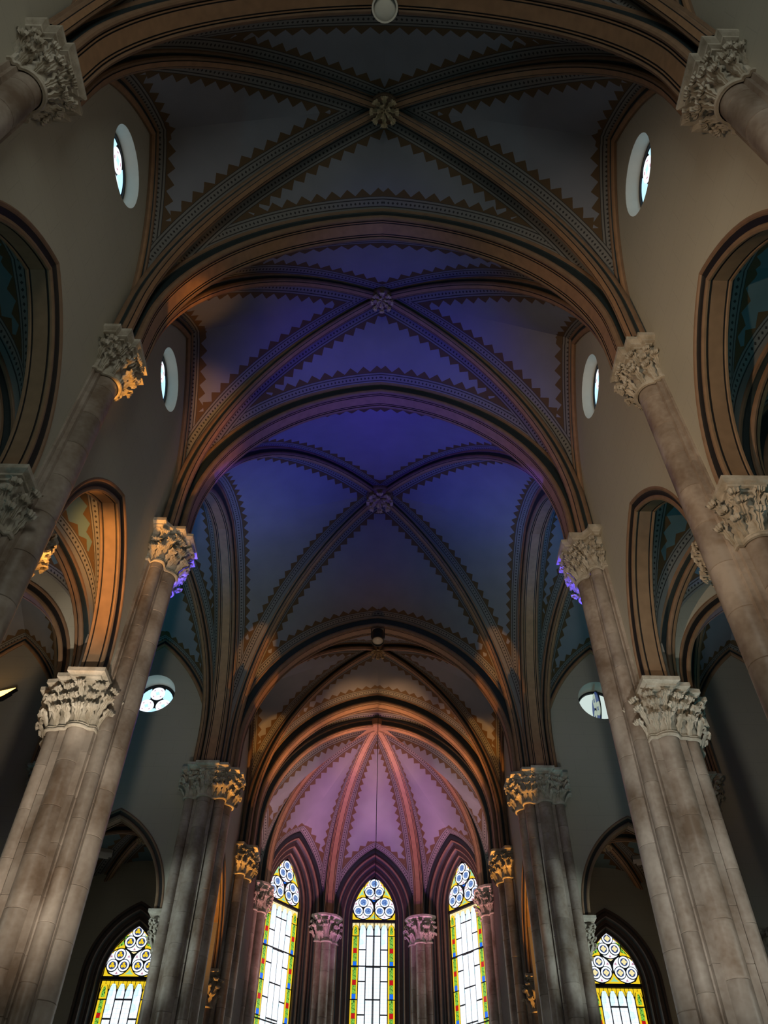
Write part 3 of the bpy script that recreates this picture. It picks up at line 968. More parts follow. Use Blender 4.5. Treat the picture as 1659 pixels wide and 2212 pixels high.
def capital(pier, f, fn, z1, hh, top, bot_polys, bot_circs, ex, simple=False, lf=1.0):
    """f: local (p,q)->local xy of the pier root; top: abacus polygon; ex: function telling whether an angle is exposed"""
    ab_t = 0.20
    z0 = z1 - hh
    rb = outline(bot_polys, bot_circs, 0.02)
    rtop = outline([top], [], -0.19)
    rt_ = [max(a, b) for a, b in zip(rtop, rb)]
    def ring(rr, z):
        return [(*f(rr[k] * math.cos(2 * PI * k / NT), rr[k] * math.sin(2 * PI * k / NT)), z) for k in range(NT)]
    mb = MB()
    rows = []
    for s in (0, 0.2, 0.4, 0.6, 0.78, 0.92, 1.0):
        g = s ** 2.4 * 0.8
        rows.append(ring([a + (b - a) * g for a, b in zip(rb, rt_)], z0 + s * (hh - ab_t)))
    mb.quadgrid(rows, None, True)
    cap = mb.build('capital', [MAT['capital']], pier, True, True, 0.8)
    # abacus: moulded slab
    mb = MB()
    rows = []
    A = lambda grow, z: [(*f(*p), z) for p in grow_poly(top, grow)]
    for grow, z in ((-0.13, z1 - ab_t), (-0.12, z1 - ab_t + 0.03), (-0.07, z1 - ab_t + 0.045), (-0.065, z1 - ab_t + 0.075), (-0.02, z1 - 0.10), (0.0, z1 - 0.085), (0.0, z1 - 0.005), (-0.01, z1)):
        rows.append(A(grow, z))
    mb.quadgrid(rows, None, True)
    mb.poly(A(-0.01, z1)); mb.poly(list(reversed(A(-0.13, z1 - ab_t))))
    mb.build('abacus', [MAT['capital']], cap)
    # collar
    mb = MB()
    rows = []
    for g, z in ((-0.01, -0.05), (0.03, -0.045), (0.045, -0.02), (0.035, 0.0), (0.02, 0.012), (0.03, 0.03), (0.0, 0.05)):
        rows.append(ring([r + g for r in rb], z0 + z))
    mb.quadgrid(rows, None, True)
    mb.build('collar', [MAT['capital']], cap, True, True, 0.9)
    if simple:
        return cap
    # leaves in two tiers
    def place(frac_s, z, size, spacing, phase, lean, bud=False):
        g = frac_s ** 2.4 * 0.8
        rr = [a + (b - a) * g for a, b in zip(rb, rt_)]
        pts = [Vector((rr[k] * math.cos(2 * PI * k / NT), rr[k] * math.sin(2 * PI * k / NT))) for k in range(NT)]
        # smoothed outline for normals
        acc = 0; nxt = spacing * phase; idx = 0
        for k in range(NT):
            a, b = pts[k], pts[(k + 1) % NT]
            acc += (b - a).length
            if acc >= nxt:
                nxt += spacing
                if ex(pts[k].x, pts[k].y):
                    t = pts[(k + 4) % NT] - pts[(k - 4) % NT]
                    nrm = Vector((t.y, -t.x)).normalized()
                    nrm = (nrm + pts[k].normalized() * 0.6).normalized()
                    P = pts[k] - nrm * 0.015
                    x, y = f(P.x, P.y)
                    nx, ny = fn(nrm.x, nrm.y)
                    a = math.atan2(ny, nx) - PI / 2
                    s = size * random.uniform(0.93, 1.08)
                    l = link('bud' if bud else 'leaf', BUD if bud else LEAVES[idx % 3], cap)
                    l.matrix_local = Matrix.Translation((x, y, z)) @ Matrix.Rotation(a + random.uniform(-0.1, 0.1), 4, 'Z') @ Matrix.Rotation(-lean, 4, 'X') @ Matrix.Scale(s, 4)
                    idx += 1
    place(0.05, z0 + 0.03, 0.37, 0.215, 0.5, 0.14)
    place(0.35, z0 + 0.25, 0.38, 0.215, 0.95, 0.16)
    place(0.70, z0 + 0.46, 0.35, 0.235, 0.3, 0.22)
    place(0.88, z1 - ab_t - 0.10, 0.062, 0.235, 0.8, 0.0, True)
    return cap

def grow_poly(poly, d):
    """offset a closed polygon outwards by d (mitred)"""
    n = len(poly)
    area2 = sum(poly[i][0] * poly[(i + 1) % n][1] - poly[(i + 1) % n][0] * poly[i][1] for i in range(n))
    sg = 1 if area2 > 0 else -1
    out = []
    for i in range(n):
        p0, p1, p2 = Vector(poly[i - 1]), Vector(poly[i]), Vector(poly[(i + 1) % n])
        e1 = (p1 - p0).normalized(); e2 = (p2 - p1).normalized()
        n1 = Vector((e1.y, -e1.x)) * sg; n2 = Vector((e2.y, -e2.x)) * sg
        m_ = n1 + n2
        k = d / max(0.3, (1 + n1.dot(n2)))
        out.append((p1.x + m_.x * k, p1.y + m_.y * k))
    return out

NAVE_TOP = [(0.16, -0.66), (0.53, -0.66), (0.53, -0.57), (0.71, -0.57), (0.71, -0.36), (0.82, -0.36), (0.82, 0.36), (0.71, 0.36), (0.71, 0.57), (0.53, 0.57), (0.53, 0.66), (0.16, 0.66)]
ARC_TOP = [(0.33, -0.765), (0.33, 0.765), (-0.35, 0.765), (-0.35, 0.66), (-0.55, 0.62), (-0.66, 0.52), (-0.70, 0.35), (-0.80, 0.35), (-0.80, -0.35), (-0.70, -0.35), (-0.66, -0.52), (-0.55, -0.62), (-0.35, -0.66), (-0.35, -0.765)]
XQ = [(1.03, 0.36), (0.93, 0.36), (0.93, 0.62), (0.66, 0.66), (0.62, 0.93), (0.36, 0.93), (0.36, 1.03)]
CROSS_TOP = quarter_full(XQ)
# crossing pier with the nave wall on its west side (q < 0)
CROSS_W = [(0.24, -0.86), (0.52, -0.86), (0.52, -0.74), (0.62, -0.60), (0.90, -0.60), (0.90, -0.38), (1.03, -0.37), (1.03, 0.36), (0.93, 0.36), (0.93, 0.62), (0.66, 0.66), (0.62, 0.93), (0.36, 0.93), (0.36, 1.03),
           (-0.36, 1.03), (-0.36, 0.93), (-0.62, 0.93), (-0.66, 0.66), (-0.86, 0.62), (-0.86, 0.1), (-0.3, -0.3)]
ARC_X = [(0.33, -1.0), (0.33, 0.0), (0.1, 0.35), (-1.0, 0.35), (-1.0, -0.37), (-0.81, -0.37), (-0.81, -0.61), (-0.57, -0.64), (-0.57, -0.82), (-0.34, -0.82), (-0.34, -1.0)]
CORE_N = quarter_full([(0.35, 0.30), (0.28, 0.30), (0.28, 0.37)])
CORE_X = quarter_full([(0.56, 0.30), (0.46, 0.30), (0.46, 0.46), (0.30, 0.46), (0.30, 0.56)])
COURSE = 0.78

def pier(name, label, pos, pdir, qdir, core, ctag, shafts, caps, ztop, simple=False, group=None):
    """pdir/qdir: plan units of the local p (towards the nave) and q axes"""
    root = empty(name, (pos[0], pos[1], 0))
    tag(root, label, 'pier', group)
    def f(p, q): return (pdir[0] * p + qdir[0] * q, pdir[1] * p + qdir[1] * q)
    poly = [f(*p) for p in core]
    ce = empty('core', (0, 0, 0), root)
    z = 0.0; k = 0
    while z < ztop - 0.01:
        h = min(COURSE, ztop - z)
        o = link('stone_course', course_mesh(poly, h, (ctag, pdir, qdir)), ce)
        o.location = (0, 0, z); z += h
    for j, (p, q, r, zt) in enumerate(shafts):
        x, y = f(p, q)
        se = empty('shaft', (x, y, 0), root)
        z = 0.0
        first = 0.3 + 0.13 * (j % 4)
        while z < zt - 0.01:
            h = min(COURSE if z > 0 else first, zt - z)
            o = link('drum', drum_mesh(r, h), se)
            o.location = (0, 0, z); z += h
            o.rotation_euler = (0, 0, j * 0.7 + z)
    for (z1, hh, top, bp, bc, ex) in caps:
        capital(root, f, f, z1, hh, top, bp, bc, ex, simple)
    return root

sideword = {-1: 'left', 1: 'right'}
for sx in (-1, 1):
    sw = sideword[sx]
    pd = (-sx, 0); qd = (0, 1)
    nshaft = [(0.35, 0, 0.235, H - 0.98), (0, -0.38, 0.20, HA - 0.98), (0, 0.38, 0.20, HA - 0.98), (-0.36, 0, 0.2, HA - 0.98)]
    ncap_bot = ([[(0.1, -0.36), (0.28, -0.36), (0.28, -0.30), (0.35, -0.30), (0.35, 0.30), (0.28, 0.30), (0.28, 0.36), (0.1, 0.36)]], [((0.35, 0), 0.24)])
    acap_bot = ([[(0.28, -0.37), (0.28, 0.37), (-0.28, 0.37), (-0.35, 0.30), (-0.35, -0.30), (-0.28, -0.37)]], [((0, 0.38), 0.2), ((0, -0.38), 0.2), ((-0.36, 0), 0.2)])
    for k, y in enumerate(YA[:2]):
        lb = ('brown stone pier by the %s frame edge whose leafy capital sits in the top corner' % sw, 'tall brown stone pier with leafy capital beneath the second nave arch on the %s' % sw)[k]
        pier('clustered_pier', lb, (sx * XP, y), pd, qd, CORE_N, 'n', nshaft,
             [(H, 0.98, NAVE_TOP, *ncap_bot, lambda p, q: p > 0.22), (HA, 0.98, ARC_TOP, *acap_bot, lambda p, q: p < 0.34 and not (abs(q) < 0.25 and p > 0))], H - 1.0)
    # crossing piers
    cs = [(0.54, 0, 0.22, H - 0.98), (0, 0.54, 0.21, H - 0.98), (0, -0.50, 0.19, HA - 0.98), (-0.54, 0, 0.20, HA - 0.98), (0.46, 0.46, 0.15, H - 0.98), (0.44, -0.40, 0.13, H - 0.98), (-0.44, -0.40, 0.13, HA - 0.98), (-0.46, 0.46, 0.15, H - 0.98)]
    cbot = ([CORE_X], [((0.54, 0), 0.22), ((0, 0.54), 0.21), ((0.46, 0.46), 0.15), ((0.44, -0.40), 0.13), ((-0.46, 0.46), 0.15)])
    abot = ([[(0.30, -0.56), (0.30, 0.0), (0.1, 0.3), (-0.56, 0.3), (-0.56, -0.30), (-0.46, -0.46), (-0.30, -0.56)]], [((0, -0.50), 0.19), ((-0.54, 0), 0.20), ((-0.44, -0.40), 0.13)])
    caps = [(H, 0.98, CROSS_W, *cbot, lambda p, q: p > 0.26 or q > 0.3), (HA, 0.98, ARC_X, *abot, lambda p, q: (q < -0.1 and p < 0.34) or (p < -0.3 and q < 0.36))]
    pier('crossing_pier', 'massive brown stone crossing pier on the %s whose capital catches blue light' % sw, (sx * XP, YA[2]), pd, qd, CORE_X, 'x', cs, caps, H - 1.0)
    pier('crossing_pier', 'far %s crossing pier of grey stone with orange lit capital before the chancel' % sw, (sx * XP, YA[3]), pd, (0, -1), CORE_X, 'x', cs, caps, H - 1.0)
    # pier before the apse
    pier('clustered_pier', 'slender dark pier with orange lit capital where the %s side of the apse begins' % sw, (sx * XP, YA[4]), pd, (0, -1), CORE_X, 'x',
         [(0.54, 0, 0.22, H - 0.98), (0.46, 0.46, 0.15, H - 0.98), (0.46, -0.46, 0.15, H - 0.98), (0, 0.5, 0.19, HA - 0.98)],
         [(H, 0.98, [(0.1, -0.86), (0.52, -0.86), (0.62, -0.60), (0.90, -0.60), (0.97, -0.55), (0.97, 0.55), (0.90, 0.60), (0.62, 0.60), (0.52, 0.86), (0.1, 0.86)],
           [CORE_X], [((0.54, 0), 0.22), ((0.46, 0.46), 0.15), ((0.46, -0.46), 0.15)], lambda p, q: p > 0.26),
          (HA, 0.98, [(0.30, 0.0), (0.30, 0.92), (-0.30, 0.92), (-0.30, 0.0)], [[(0.25, 0), (0.25, 0.5), (-0.25, 0.5), (-0.25, 0)]], [((0, 0.5), 0.19)], lambda p, q: q > 0.3)], H - 1.0)
    # transept responds, facing west
    pier('wall_respond', 'grey stone wall respond with curled capital on the %s transept wall' % sw, (sx * XT, YA[3]), (0, -1), (1, 0), CORE_N, 'n',
         [(0.35, 0, 0.235, H - 0.98)], [(H, 0.98, NAVE_TOP, *ncap_bot, lambda p, q: p > 0.22), (HA, 0.98, [(0.2, -0.9), (0.2, 0.9), (-0.35, 0.9), (-0.35, -0.9)], [[(0.2, -0.4), (0.2, 0.4), (-0.3, 0.4), (-0.3, -0.4)]], [((0, 0.4), 0.2), ((0, -0.4), 0.2)], lambda p, q: abs(q) > 0.3)], H - 1.0)
    # apse responds
    for P, nm in ((AP1[sx], 'outer'), (AP2[sx], 'inner')):
        d = (K - P).normalized()
        pd2 = (d.x, d.y); qd2 = (-d.y, d.x)
        top = [(-0.1, -0.66), (0.20, -0.66), (0.42, -0.46), (0.55, -0.24), (0.55, 0.24), (0.42, 0.46), (0.20, 0.66), (-0.1, 0.66)]
        corea = [(-0.2, -0.52), (0.06, -0.52), (0.06, -0.36), (0.18, -0.36), (0.18, 0.36), (0.06, 0.36), (0.06, 0.52), (-0.2, 0.52)]
        sh = [(0.16, 0, 0.20, H - 0.98), (0.10, 0.33, 0.12, H - 0.98), (0.10, -0.33, 0.12, H - 0.98)]
        pier('apse_respond', '%s %s apse respond with rosy leaf capital between lancet windows' % (nm, sw) if nm == 'inner' else 'outer %s apse respond half hidden behind the pier of the apse arch' % sw,
             (P.x, P.y), pd2, qd2, corea, 'a%d%s' % (sx, nm), sh, [(H, 0.98, top, [corea], [((0.16, 0), 0.2), ((0.10, 0.33), 0.12), ((0.10, -0.33), 0.12)], lambda p, q: p > 0.02)], H - 1.0)

# ------------------------------------------------------------------ windows
wn = [0]
def new_window(label, loc, dx, dn):
    """local x along dx, local y = towards the room, z up"""
    wn[0] += 1
    r = empty('window_%d' % wn[0], loc)
    r.matrix_world = Matrix(((dx[0], dn[0], 0, loc[0]), (dx[1], dn[1], 0, loc[1]), (0, 0, 1, loc[2]), (0, 0, 0, 1)))
    struct(r, label)
    return r

_panes = {}
def pane(root, pts, m, depth=0.03, y=0.02, key=None, at=(0, 0), name='pane', rot=0.0):
    """glass piece with polygon pts (x, z)"""
    k = (key, m.name) if key else None
    if k and k in _panes:
        me = _panes[k]
    else:
        mb = MB()
        mb.prism(pts, 0, depth, 0, lambda x, yy, z: (x, z, yy))
        me = bpy.data.meshes.new(name); me.from_pydata(mb.v, [], mb.f); me.materials.append(m)
        fix_normals(me)
        if k:
            _panes[k] = me
    o = link(name, me, root)
    o.location = (at[0], y, at[1])
    if rot:
        o.rotation_euler = (0, rot, 0)
    return o

def disc(r, n=20): return [(r * math.cos(2 * PI * k / n), r * math.sin(2 * PI * k / n)) for k in range(n)]
def ring_pane(root, r0, r1, m, at, y, key):
    k = (key, m.name)
    if k not in _panes:
        n = 24
        mb = MB()
        rows = []
        for r, yy in ((r0, 0), (r1, 0), (r1, 0.03), (r0, 0.03), (r0, 0)):
            rows.append([(r * math.cos(2 * PI * i / n), yy, r * math.sin(2 * PI * i / n)) for i in range(n)])
        mb.quadgrid(rows, None, True)
        me = bpy.data.meshes.new('ring_pane'); me.from_pydata(mb.v, [], mb.f); me.materials.append(m)
        fix_normals(me); _panes[k] = me
    o = link('ring_pane', _panes[k], root); o.location = (at[0], y, at[1])
    return o

def shrink(pts, d): return grow_poly(pts, -d)
def rect(x0, x1, z0, z1): return [(x0, z0), (x1, z0), (x1, z1), (x0, z1)]

def lancet(label, c, dx, dn, hs, zs, ap, z0, kind='apse'):
    W_ = new_window(label, (c[0], c[1], 0), dx, dn)
    # iron and lead plate that holds the glass
    line = arch_line(hs + 0.06, zs, 0, apex_at(hs, zs, 0, ap, 0.06), 0, 14)
    poly = [(-(hs + 0.06), z0)] + [(hs + 0.06, z0)] + [(x, z) for x, z in line] + [(-x, z) for x, z in reversed(line[:-1])]
    mb = MB(); mb.prism(poly, 0, 0.03, 0, lambda x, y, z: (x, z - 0.03, y))
    mb.build('frame', [MAT['lead']], W_)
    # head: three large roundels of three small ones
    R = hs * 0.485
    zc2 = zs + R + 0.05
    zc1 = zc2 + R * 1.74
    for k, (cx, cz) in enumerate(((0, zc1), (-R * 1.01, zc2), (R * 1.01, zc2))):
        # field pieces between the small roundels
        for j in range(3):
            a0 = PI / 2 + PI / 3 + j * 2 * PI / 3
            pts = []
            for i in range(13):
                a = a0 + (i / 12 - 0.5) * 1.55
                pts.append((0.955 * R * math.cos(a), 0.955 * R * math.sin(a)))
            pts.append((0.34 * R * math.cos(a0), 0.34 * R * math.sin(a0)))
            pane(W_, pts, G['plain'], 0.02, 0.0, ('field', kind, j), (cx, cz))
            tri = [(0.80 * R * math.cos(a0) + 0.13 * R * math.cos(b), 0.80 * R * math.sin(a0) + 0.13 * R * math.sin(b)) for b in (a0 + PI, a0 + PI / 3, a0 - PI / 3)]
            pane(W_, tri, G['rose'], 0.012, 0.015, ('tri', kind, j), (cx, cz))
        for j in range(3):
            a = PI / 2 + j * 2 * PI / 3
            px, pz = cx + 0.525 * R * math.cos(a), cz + 0.525 * R * math.sin(a)
            ring_pane(W_, 0.30 * R, 0.415 * R, G['plain'], (px, pz), 0.025, ('ring', kind))
            pane(W_, disc(0.29 * R), G['lace'] if kind == 'apse' else G['dimblue'], 0.03, 0.025, ('med', kind), (px, pz), 'medallion')
            if kind != 'apse':
                nl_ = 3 if kind == 'left' else 4
                for q in range(nl_):
                    b = PI / 2 + q * 2 * PI / nl_
                    pane(W_, disc(0.10 * R, 12), G['yellow'] if kind == 'left' else G['cream'], 0.03, 0.04, ('foil', kind), (px + 0.12 * R * math.cos(b), pz + 0.12 * R * math.sin(b)), 'foil')
            # dark lead ring around each small roundel
            ring_pane(W_, 0.415 * R, 0.47 * R, MAT['lead'], (px, pz), 0.022, ('lead', kind))
        ring_pane(W_, 0.955 * R, 1.01 * R, MAT['lead'], (cx, cz), 0.02, ('biglead', kind))
    # spandrels
    hw = hs - 0.03
    def arch_x(z):
        rise = ap - zs; c0 = (rise * rise - hs * hs) / (2 * hs); RR = hs + c0
        return max(0.0, math.sqrt(max(0, RR * RR - (z - zs) ** 2)) - c0 - 0.03)
    for sg in (-1, 1):
        zt = zc1 + 0.05
        zb_ = zc2 + R * 0.62
        pts = [(arch_x(zb_ + (zt + 0.3 - zb_) * i / 8), zb_ + (zt + 0.3 - zb_) * i / 8) for i in range(9)]
        inner = [(R * 1.04 * math.cos(a), zc1 + R * 1.04 * math.sin(a)) for a in (0.5, 0.1, -0.25, -0.6)]
        inner2 = [(R * 1.01 + R * 1.04 * math.cos(a), zc2 + R * 1.04 * math.sin(a)) for a in (1.75, 1.35, 1.0, 0.72)]
        poly = pts + inner + inner2
        poly = [(x * sg, z) for x, z in poly]
        pane(W_, poly, G['yellow'], 0.02, 0.004, None)
        cxm = sum(p[0] for p in poly) / len(poly); czm = sum(p[1] for p in poly) / len(poly)
        pane(W_, [(cxm + (p[0] - cxm) * 0.5, czm + (p[1] - czm) * 0.5) for p in poly], G['green'] if kind != 'apse' else G['mint'], 0.012, 0.018, None)
        pane(W_, [(sg * hw, zs + 0.05), (sg * hw, zs + 0.05 + R * 0.62), (sg * (hw - R * 0.30), zs + 0.05 + R * 0.16), (sg * (hw - R * 0.75), zs + 0.05)], G['yellow'], 0.02, 0.004, None)
    pts = [(-R * 0.78, zs + 0.05), (R * 0.78, zs + 0.05), (R * 0.28, zs + 0.05 + R * 0.3), (0, zs + 0.05 + R * 0.72), (-R * 0.28, zs + 0.05 + R * 0.3)]
    pane(W_, pts, G['yellow'], 0.02, 0.004, None)
    pane(W_, [(x * 0.45, zs + 0.05 + (z - zs - 0.05) * 0.5 + 0.05) for x, z in pts], G['mint'], 0.012, 0.018, None)
    pane(W_, [(0, zc2 + R * 0.62), (R * 0.2, zc1 - R * 1.0), (-R * 0.2, zc1 - R * 1.0)], G['blue'] if kind == 'apse' else G['cream'], 0.02, 0.0, None)
    # transom bar
    mb = MB(); mb.box(-hs - 0.02, hs + 0.02, 0.0, 0.07, zs - 0.07, zs + 0.03)
    mb.build('transom', [MAT['lead']], W_)
    # six lights below: outer two are coloured borders
    n = 6
    lw = 2 * hw / n
    for i in range(n):
        x0 = -hw + i * lw; x1 = x0 + lw; xm = (x0 + x1) / 2
        ztop = zs - 0.09
        border = i in (0, n - 1)
        # spandrels over the cusped heads
        hh = 0.30
        for sg in (-1, 1):
            pane(W_, [(xm + sg * (lw / 2 - 0.012), ztop), (xm + sg * (lw / 2 - 0.012), ztop - hh * 0.72), (xm + sg * lw * 0.36, ztop - hh * 0.42), (xm + sg * 0.01, ztop - 0.05), (xm + sg * 0.01, ztop)],
                 G['cream'] if kind == 'apse' else G['yellow'], 0.02, 0.002, None)
        head = [(lw / 2 - 0.02, -hh), (lw / 2 - 0.05, -hh * 0.55), (lw * 0.18, -hh * 0.26), (0, -0.07), (-lw * 0.18, -hh * 0.26), (-lw / 2 + 0.05, -hh * 0.55), (-lw / 2 + 0.02, -hh)]
        if border:
            unit = 1.16 if kind == 'apse' else 0.9
            zz = ztop - hh
            hp = [(x, z) for x, z in head] + [(-lw / 2 + 0.02, -hh - 0.18), (lw / 2 - 0.02, -hh - 0.18)]
            pane(W_, hp, G['yellow'], 0.02, 0.002, ('bhead', kind, round(lw, 3)), (xm, ztop))
            pane(W_, [(x * 0.5, -0.2 + (z + 0.2) * 0.72 - 0.04) for x, z in hp], G['green'], 0.012, 0.018, ('bheadi', kind), (xm, ztop))
            zz -= 0.20
            first = True
            while zz > z0 + 0.2:
                zb_ = zz - unit
                for sg in (-1, 1):
                    pane(W_, rect(-0.028, 0.028, 0, unit - 0.04), G['yellow'], 0.02, 0.002, ('strip', kind, unit), (xm + sg * (lw / 2 - 0.042), zb_ + 0.02), 'border_strip')
                gw = lw / 2 - 0.075
                seq = [('green', 0.40), ('red', 0.16), ('green', 0.28), ('blue', 0.16)]
                zc = zz - 0.02
                for nm, fr in seq:
                    hgt = (unit - 0.04) * fr
                    pane(W_, rect(-gw, gw, 0.006, hgt - 0.006), G[nm], 0.02, 0.006, ('b', nm, fr, kind), (xm, zc - hgt), 'border_pane')
                    zc -= hgt
                zz = zb_
        else:
            cuts = {1: 1.02, 4: 1.02, 2: 0.50, 3: 0.50}[i]
            step = 1.16
            zz = ztop
            zl = ztop - cuts
            hp = head + [(-lw / 2 + 0.02, -cuts + 0.028), (lw / 2 - 0.02, -cuts + 0.028)]
            pane(W_, hp, G['white'], 0.02, 0.002, ('whead', kind, cuts), (xm, ztop))
            while zl > z0 + 0.2:
                pane(W_, rect(-lw / 2 + 0.02, lw / 2 - 0.02, 0.028, step - 0.028), G['white'], 0.02, 0.002, ('light', kind, step), (xm, zl - step), 'light_pane')
                zl -= step
    # saddle bars
    for zb_ in (zs - 1.75, zs - 4.2):
        if zb_ > z0:
            mb = MB(); mb.box(-hs, hs, 0.03, 0.055, zb_, zb_ + 0.04); mb.build('saddle_bar', [MAT['lead']], W_)
    return W_

for c, dx, dn, nm in apse_axes:
    # keep dx pointing right as seen from the nave
    lancet('tall %s stained glass lancet of the apse with blue roundels in its head' % {'left': 'left', 'centre': 'central', 'right': 'right'}[nm], c, dx, dn, WIN_HS, WIN_Z, WIN_AP, 5.0)

# chapel end walls with wide traceried windows
CW = {'hs': 0.82, 'zs': 9.72, 'ap': 11.22}
for sx, side in ((-1, 'left'), (1, 'right')):
    xc = sx * 7.62
    half = 2.3
    hs, zs, ap = CW['hs'], CW['zs'], CW['ap']
    wl = wall_panel('wall_chapel_end_' + side, 'dark end wall of the %s side chapel around its bright window' % side, (xc, 27.0), X_, (0, -1), -half - 0.3, half + 0.3, 3.0, 14.0,
                    (0, hs + 0.55, zs, apex_at(hs, zs, 0, ap, 0.55), 0), (), 0.1)
    pr = [(0.0, 0.02), (0.03, 0.0), (0.10, 0.0), (0.10, 0.08), (0.15, 0.12), (0.20, 0.14), (0.20, 0.22), (0.28, 0.22), (0.30, 0.30), (0.35, 0.34), (0.40, 0.36), (0.40, 0.46), (0.44, 0.50), (0.45, 0.57)]
    pm = [3, 1, 1, 2, 1, 1, 3, 1, 2, 1, 1, 3, 1]
    sweep_arch('window_jamb', (xc, 27.43), X_, (0, -1), hs, zs, 0, ap, pr, MM, pm, wl, 16, True, 3.0)
    lancet('%s chapel window of stained glass with yellow %s in white roundels' % (side, 'trefoils' if sx < 0 else 'quatrefoils'), (xc, 27.43), X_, (0, -1), hs, zs, ap, 3.0, side)

# round windows
def round_window(label, loc, dx, dn, r, openw=False, depth=0.55):
    W_ = new_window(label, (loc[0], loc[1], loc[2]), dx, dn)
    # splayed plaster reveal
    mb = MB()
    n = 48
    rg = r * 0.92
    rows = [[(a * math.cos(2 * PI * k / n), y, a * math.sin(2 * PI * k / n)) for k in range(n)] for a, y in ((r + 0.05, -0.02), (r, 0.0), (r * 0.985, -0.05), (rg, -depth), (rg + 0.15, -depth))]
    mb.quadgrid(rows, None, True)
    mb.build('reveal', [MAT['reveal']], W_, True, True, 0.6)
    # fixed iron ring
    mb = MB()
    rows = [[(a * math.cos(2 * PI * k / n), y, a * math.sin(2 * PI * k / n)) for k in range(n)] for a, y in ((rg + 0.01, -depth), (rg + 0.01, -depth + 0.05), (rg - 0.06, -depth + 0.05), (rg - 0.06, -depth - 0.03))]
    mb.quadgrid(rows, None, True)
    mb.build('frame', [MAT['lead']], W_, True, True, 0.6)
    # sash
    sash = empty('sash', (0, -depth + 0.01, 0), W_)
    R = rg - 0.06
    if openw:
        sash.rotation_euler = (0, 0, math.radians(-87))
    mb = MB(); mb.prism(disc(R, 40), -0.012, 0.012, 0, lambda x, y, z: (x, z, y)); mb.build('lead_plate', [MAT['lead']], sash)
    for face in ((1, -1) if openw else (1,)):
        for j in range(3):
            a = PI / 2 + j * 2 * PI / 3
            px, pz = 0.53 * R * math.cos(a), 0.53 * R * math.sin(a)
            y = 0.014 if face > 0 else -0.034
            pane(sash, disc(0.405 * R, 28), G['dim'] if openw else G['plain'], 0.012 if face > 0 else 0.02, y, ('rw', r, openw, face), (px, pz), 'roundel')
            pane(sash, [(0.15 * R * (1 if k % 2 else 0.55) * math.cos(k * PI / 4 + PI / 8), 0.15 * R * (1 if k % 2 else 0.55) * math.sin(k * PI / 4 + PI / 8)) for k in range(8)], G['dimblue'] if openw else G['pale'], 0.012, y + 0.012 * face, ('star', r, openw, face), (px, pz), 'star')
            if not openw:
                for q in range(4):
                    b = PI / 4 + q * PI / 2
                    pane(sash, rect(-0.05 * R, 0.05 * R, -0.02 * R, 0.02 * R), G['rose'], 0.012, y + 0.006, ('dash', r), (px + 0.27 * R * math.cos(b), pz + 0.27 * R * math.sin(b)), 'dash_pane', -b + PI / 2)
            a0 = a + PI / 3
            pts = [(0.93 * R * math.cos(a0 + t), 0.93 * R * math.sin(a0 + t)) for t in (-0.62, -0.4, -0.2, 0, 0.2, 0.4, 0.62)] + [(0.40 * R * math.cos(a0), 0.40 * R * math.sin(a0))]
            pane(sash, pts, G['dimblue'] if openw else G['pale'], 0.012, y - 0.004, ('fld', r, openw, face, j), (0, 0), 'field_pane')
    if openw:
        mb = MB(); mb.box(R * 0.15, R * 0.9, -0.12, -0.10, -R * 0.62, -R * 0.60)
        o = mb.build('stay_rod', [MAT['metal']], W_); o.location = (0, -depth, 0)
    return W_

for sx, side in ((-1, 'left'), (1, 'right')):
    round_window('round window in its deep white reveal high on the %s wall of the nearest bay' % side, (sx * WF, 5.34, 17.04), (0, 1), (-sx, 0), RW, False, 0.30)
    round_window('round window in its deep white reveal high on the %s wall of the second bay' % side, (sx * WF, 10.12, 17.04), (0, 1), (-sx, 0), RW, False, 0.30)
    round_window('round window of three white roundels on the left transept wall' if sx < 0 else 'round window with pivoted open sash and pale sky on the right transept wall', (sx * 7.60, TW, 16.98), (1, 0), (0, -1), RW, sx > 0)

# ------------------------------------------------------------------ lamps and wire
def pot_light(label, loc, tilt, r=0.22, ln=0.5):
    t = empty('spotlight', loc); tag(t, label, 'lamp')
    rot = Matrix.Rotation(tilt, 4, 'X')
    def part(prof, name, m, y=0):
        mb = MB(); n = 28
        mb.quadgrid([[tuple(rot @ Vector((a * math.cos(2 * PI * k / n), a * math.sin(2 * PI * k / n), z))) for k in range(n)] for a, z in prof], None, True)
        return mb.build(name, [m], t, True, True, 0.6)
    part([(0.0, 0.0), (r * 0.8, 0.0), (r, -0.05), (r, -ln), (r * 0.93, -ln), (r * 0.93, -ln + 0.06)], 'housing', MAT['metal'])
    part([(r * 0.93, -ln + 0.05), (r * 0.6, -ln + 0.02), (0.0, -ln + 0.015)], 'lens', MAT['lamp_off'])
    part([(r, -ln + 0.02), (r * 1.06, -ln + 0.02), (r * 1.06, -ln - 0.02), (r * 0.92, -ln - 0.02)], 'rim', MAT['lamp_off'] if ln > 0.55 else MAT['metal'])
    mb = MB()
    mb.box(-r - 0.03, -r, -0.04, 0.04, -0.3, 0.2); mb.box(r, r + 0.03, -0.04, 0.04, -0.3, 0.2); mb.box(-r - 0.03, r + 0.03, -0.04, 0.04, 0.2, 0.24)
    mb.build('yoke', [MAT['metal']], t)
    return t
pot_light('round spotlight with pale lens hanging under the nearest nave arch', (0, 3.15, 19.62), math.radians(-12), 0.235, 0.62)
pot_light('black cylinder spotlight hanging under the chancel arch', (0, 22.85, 19.92), math.radians(-14), 0.22, 0.55)

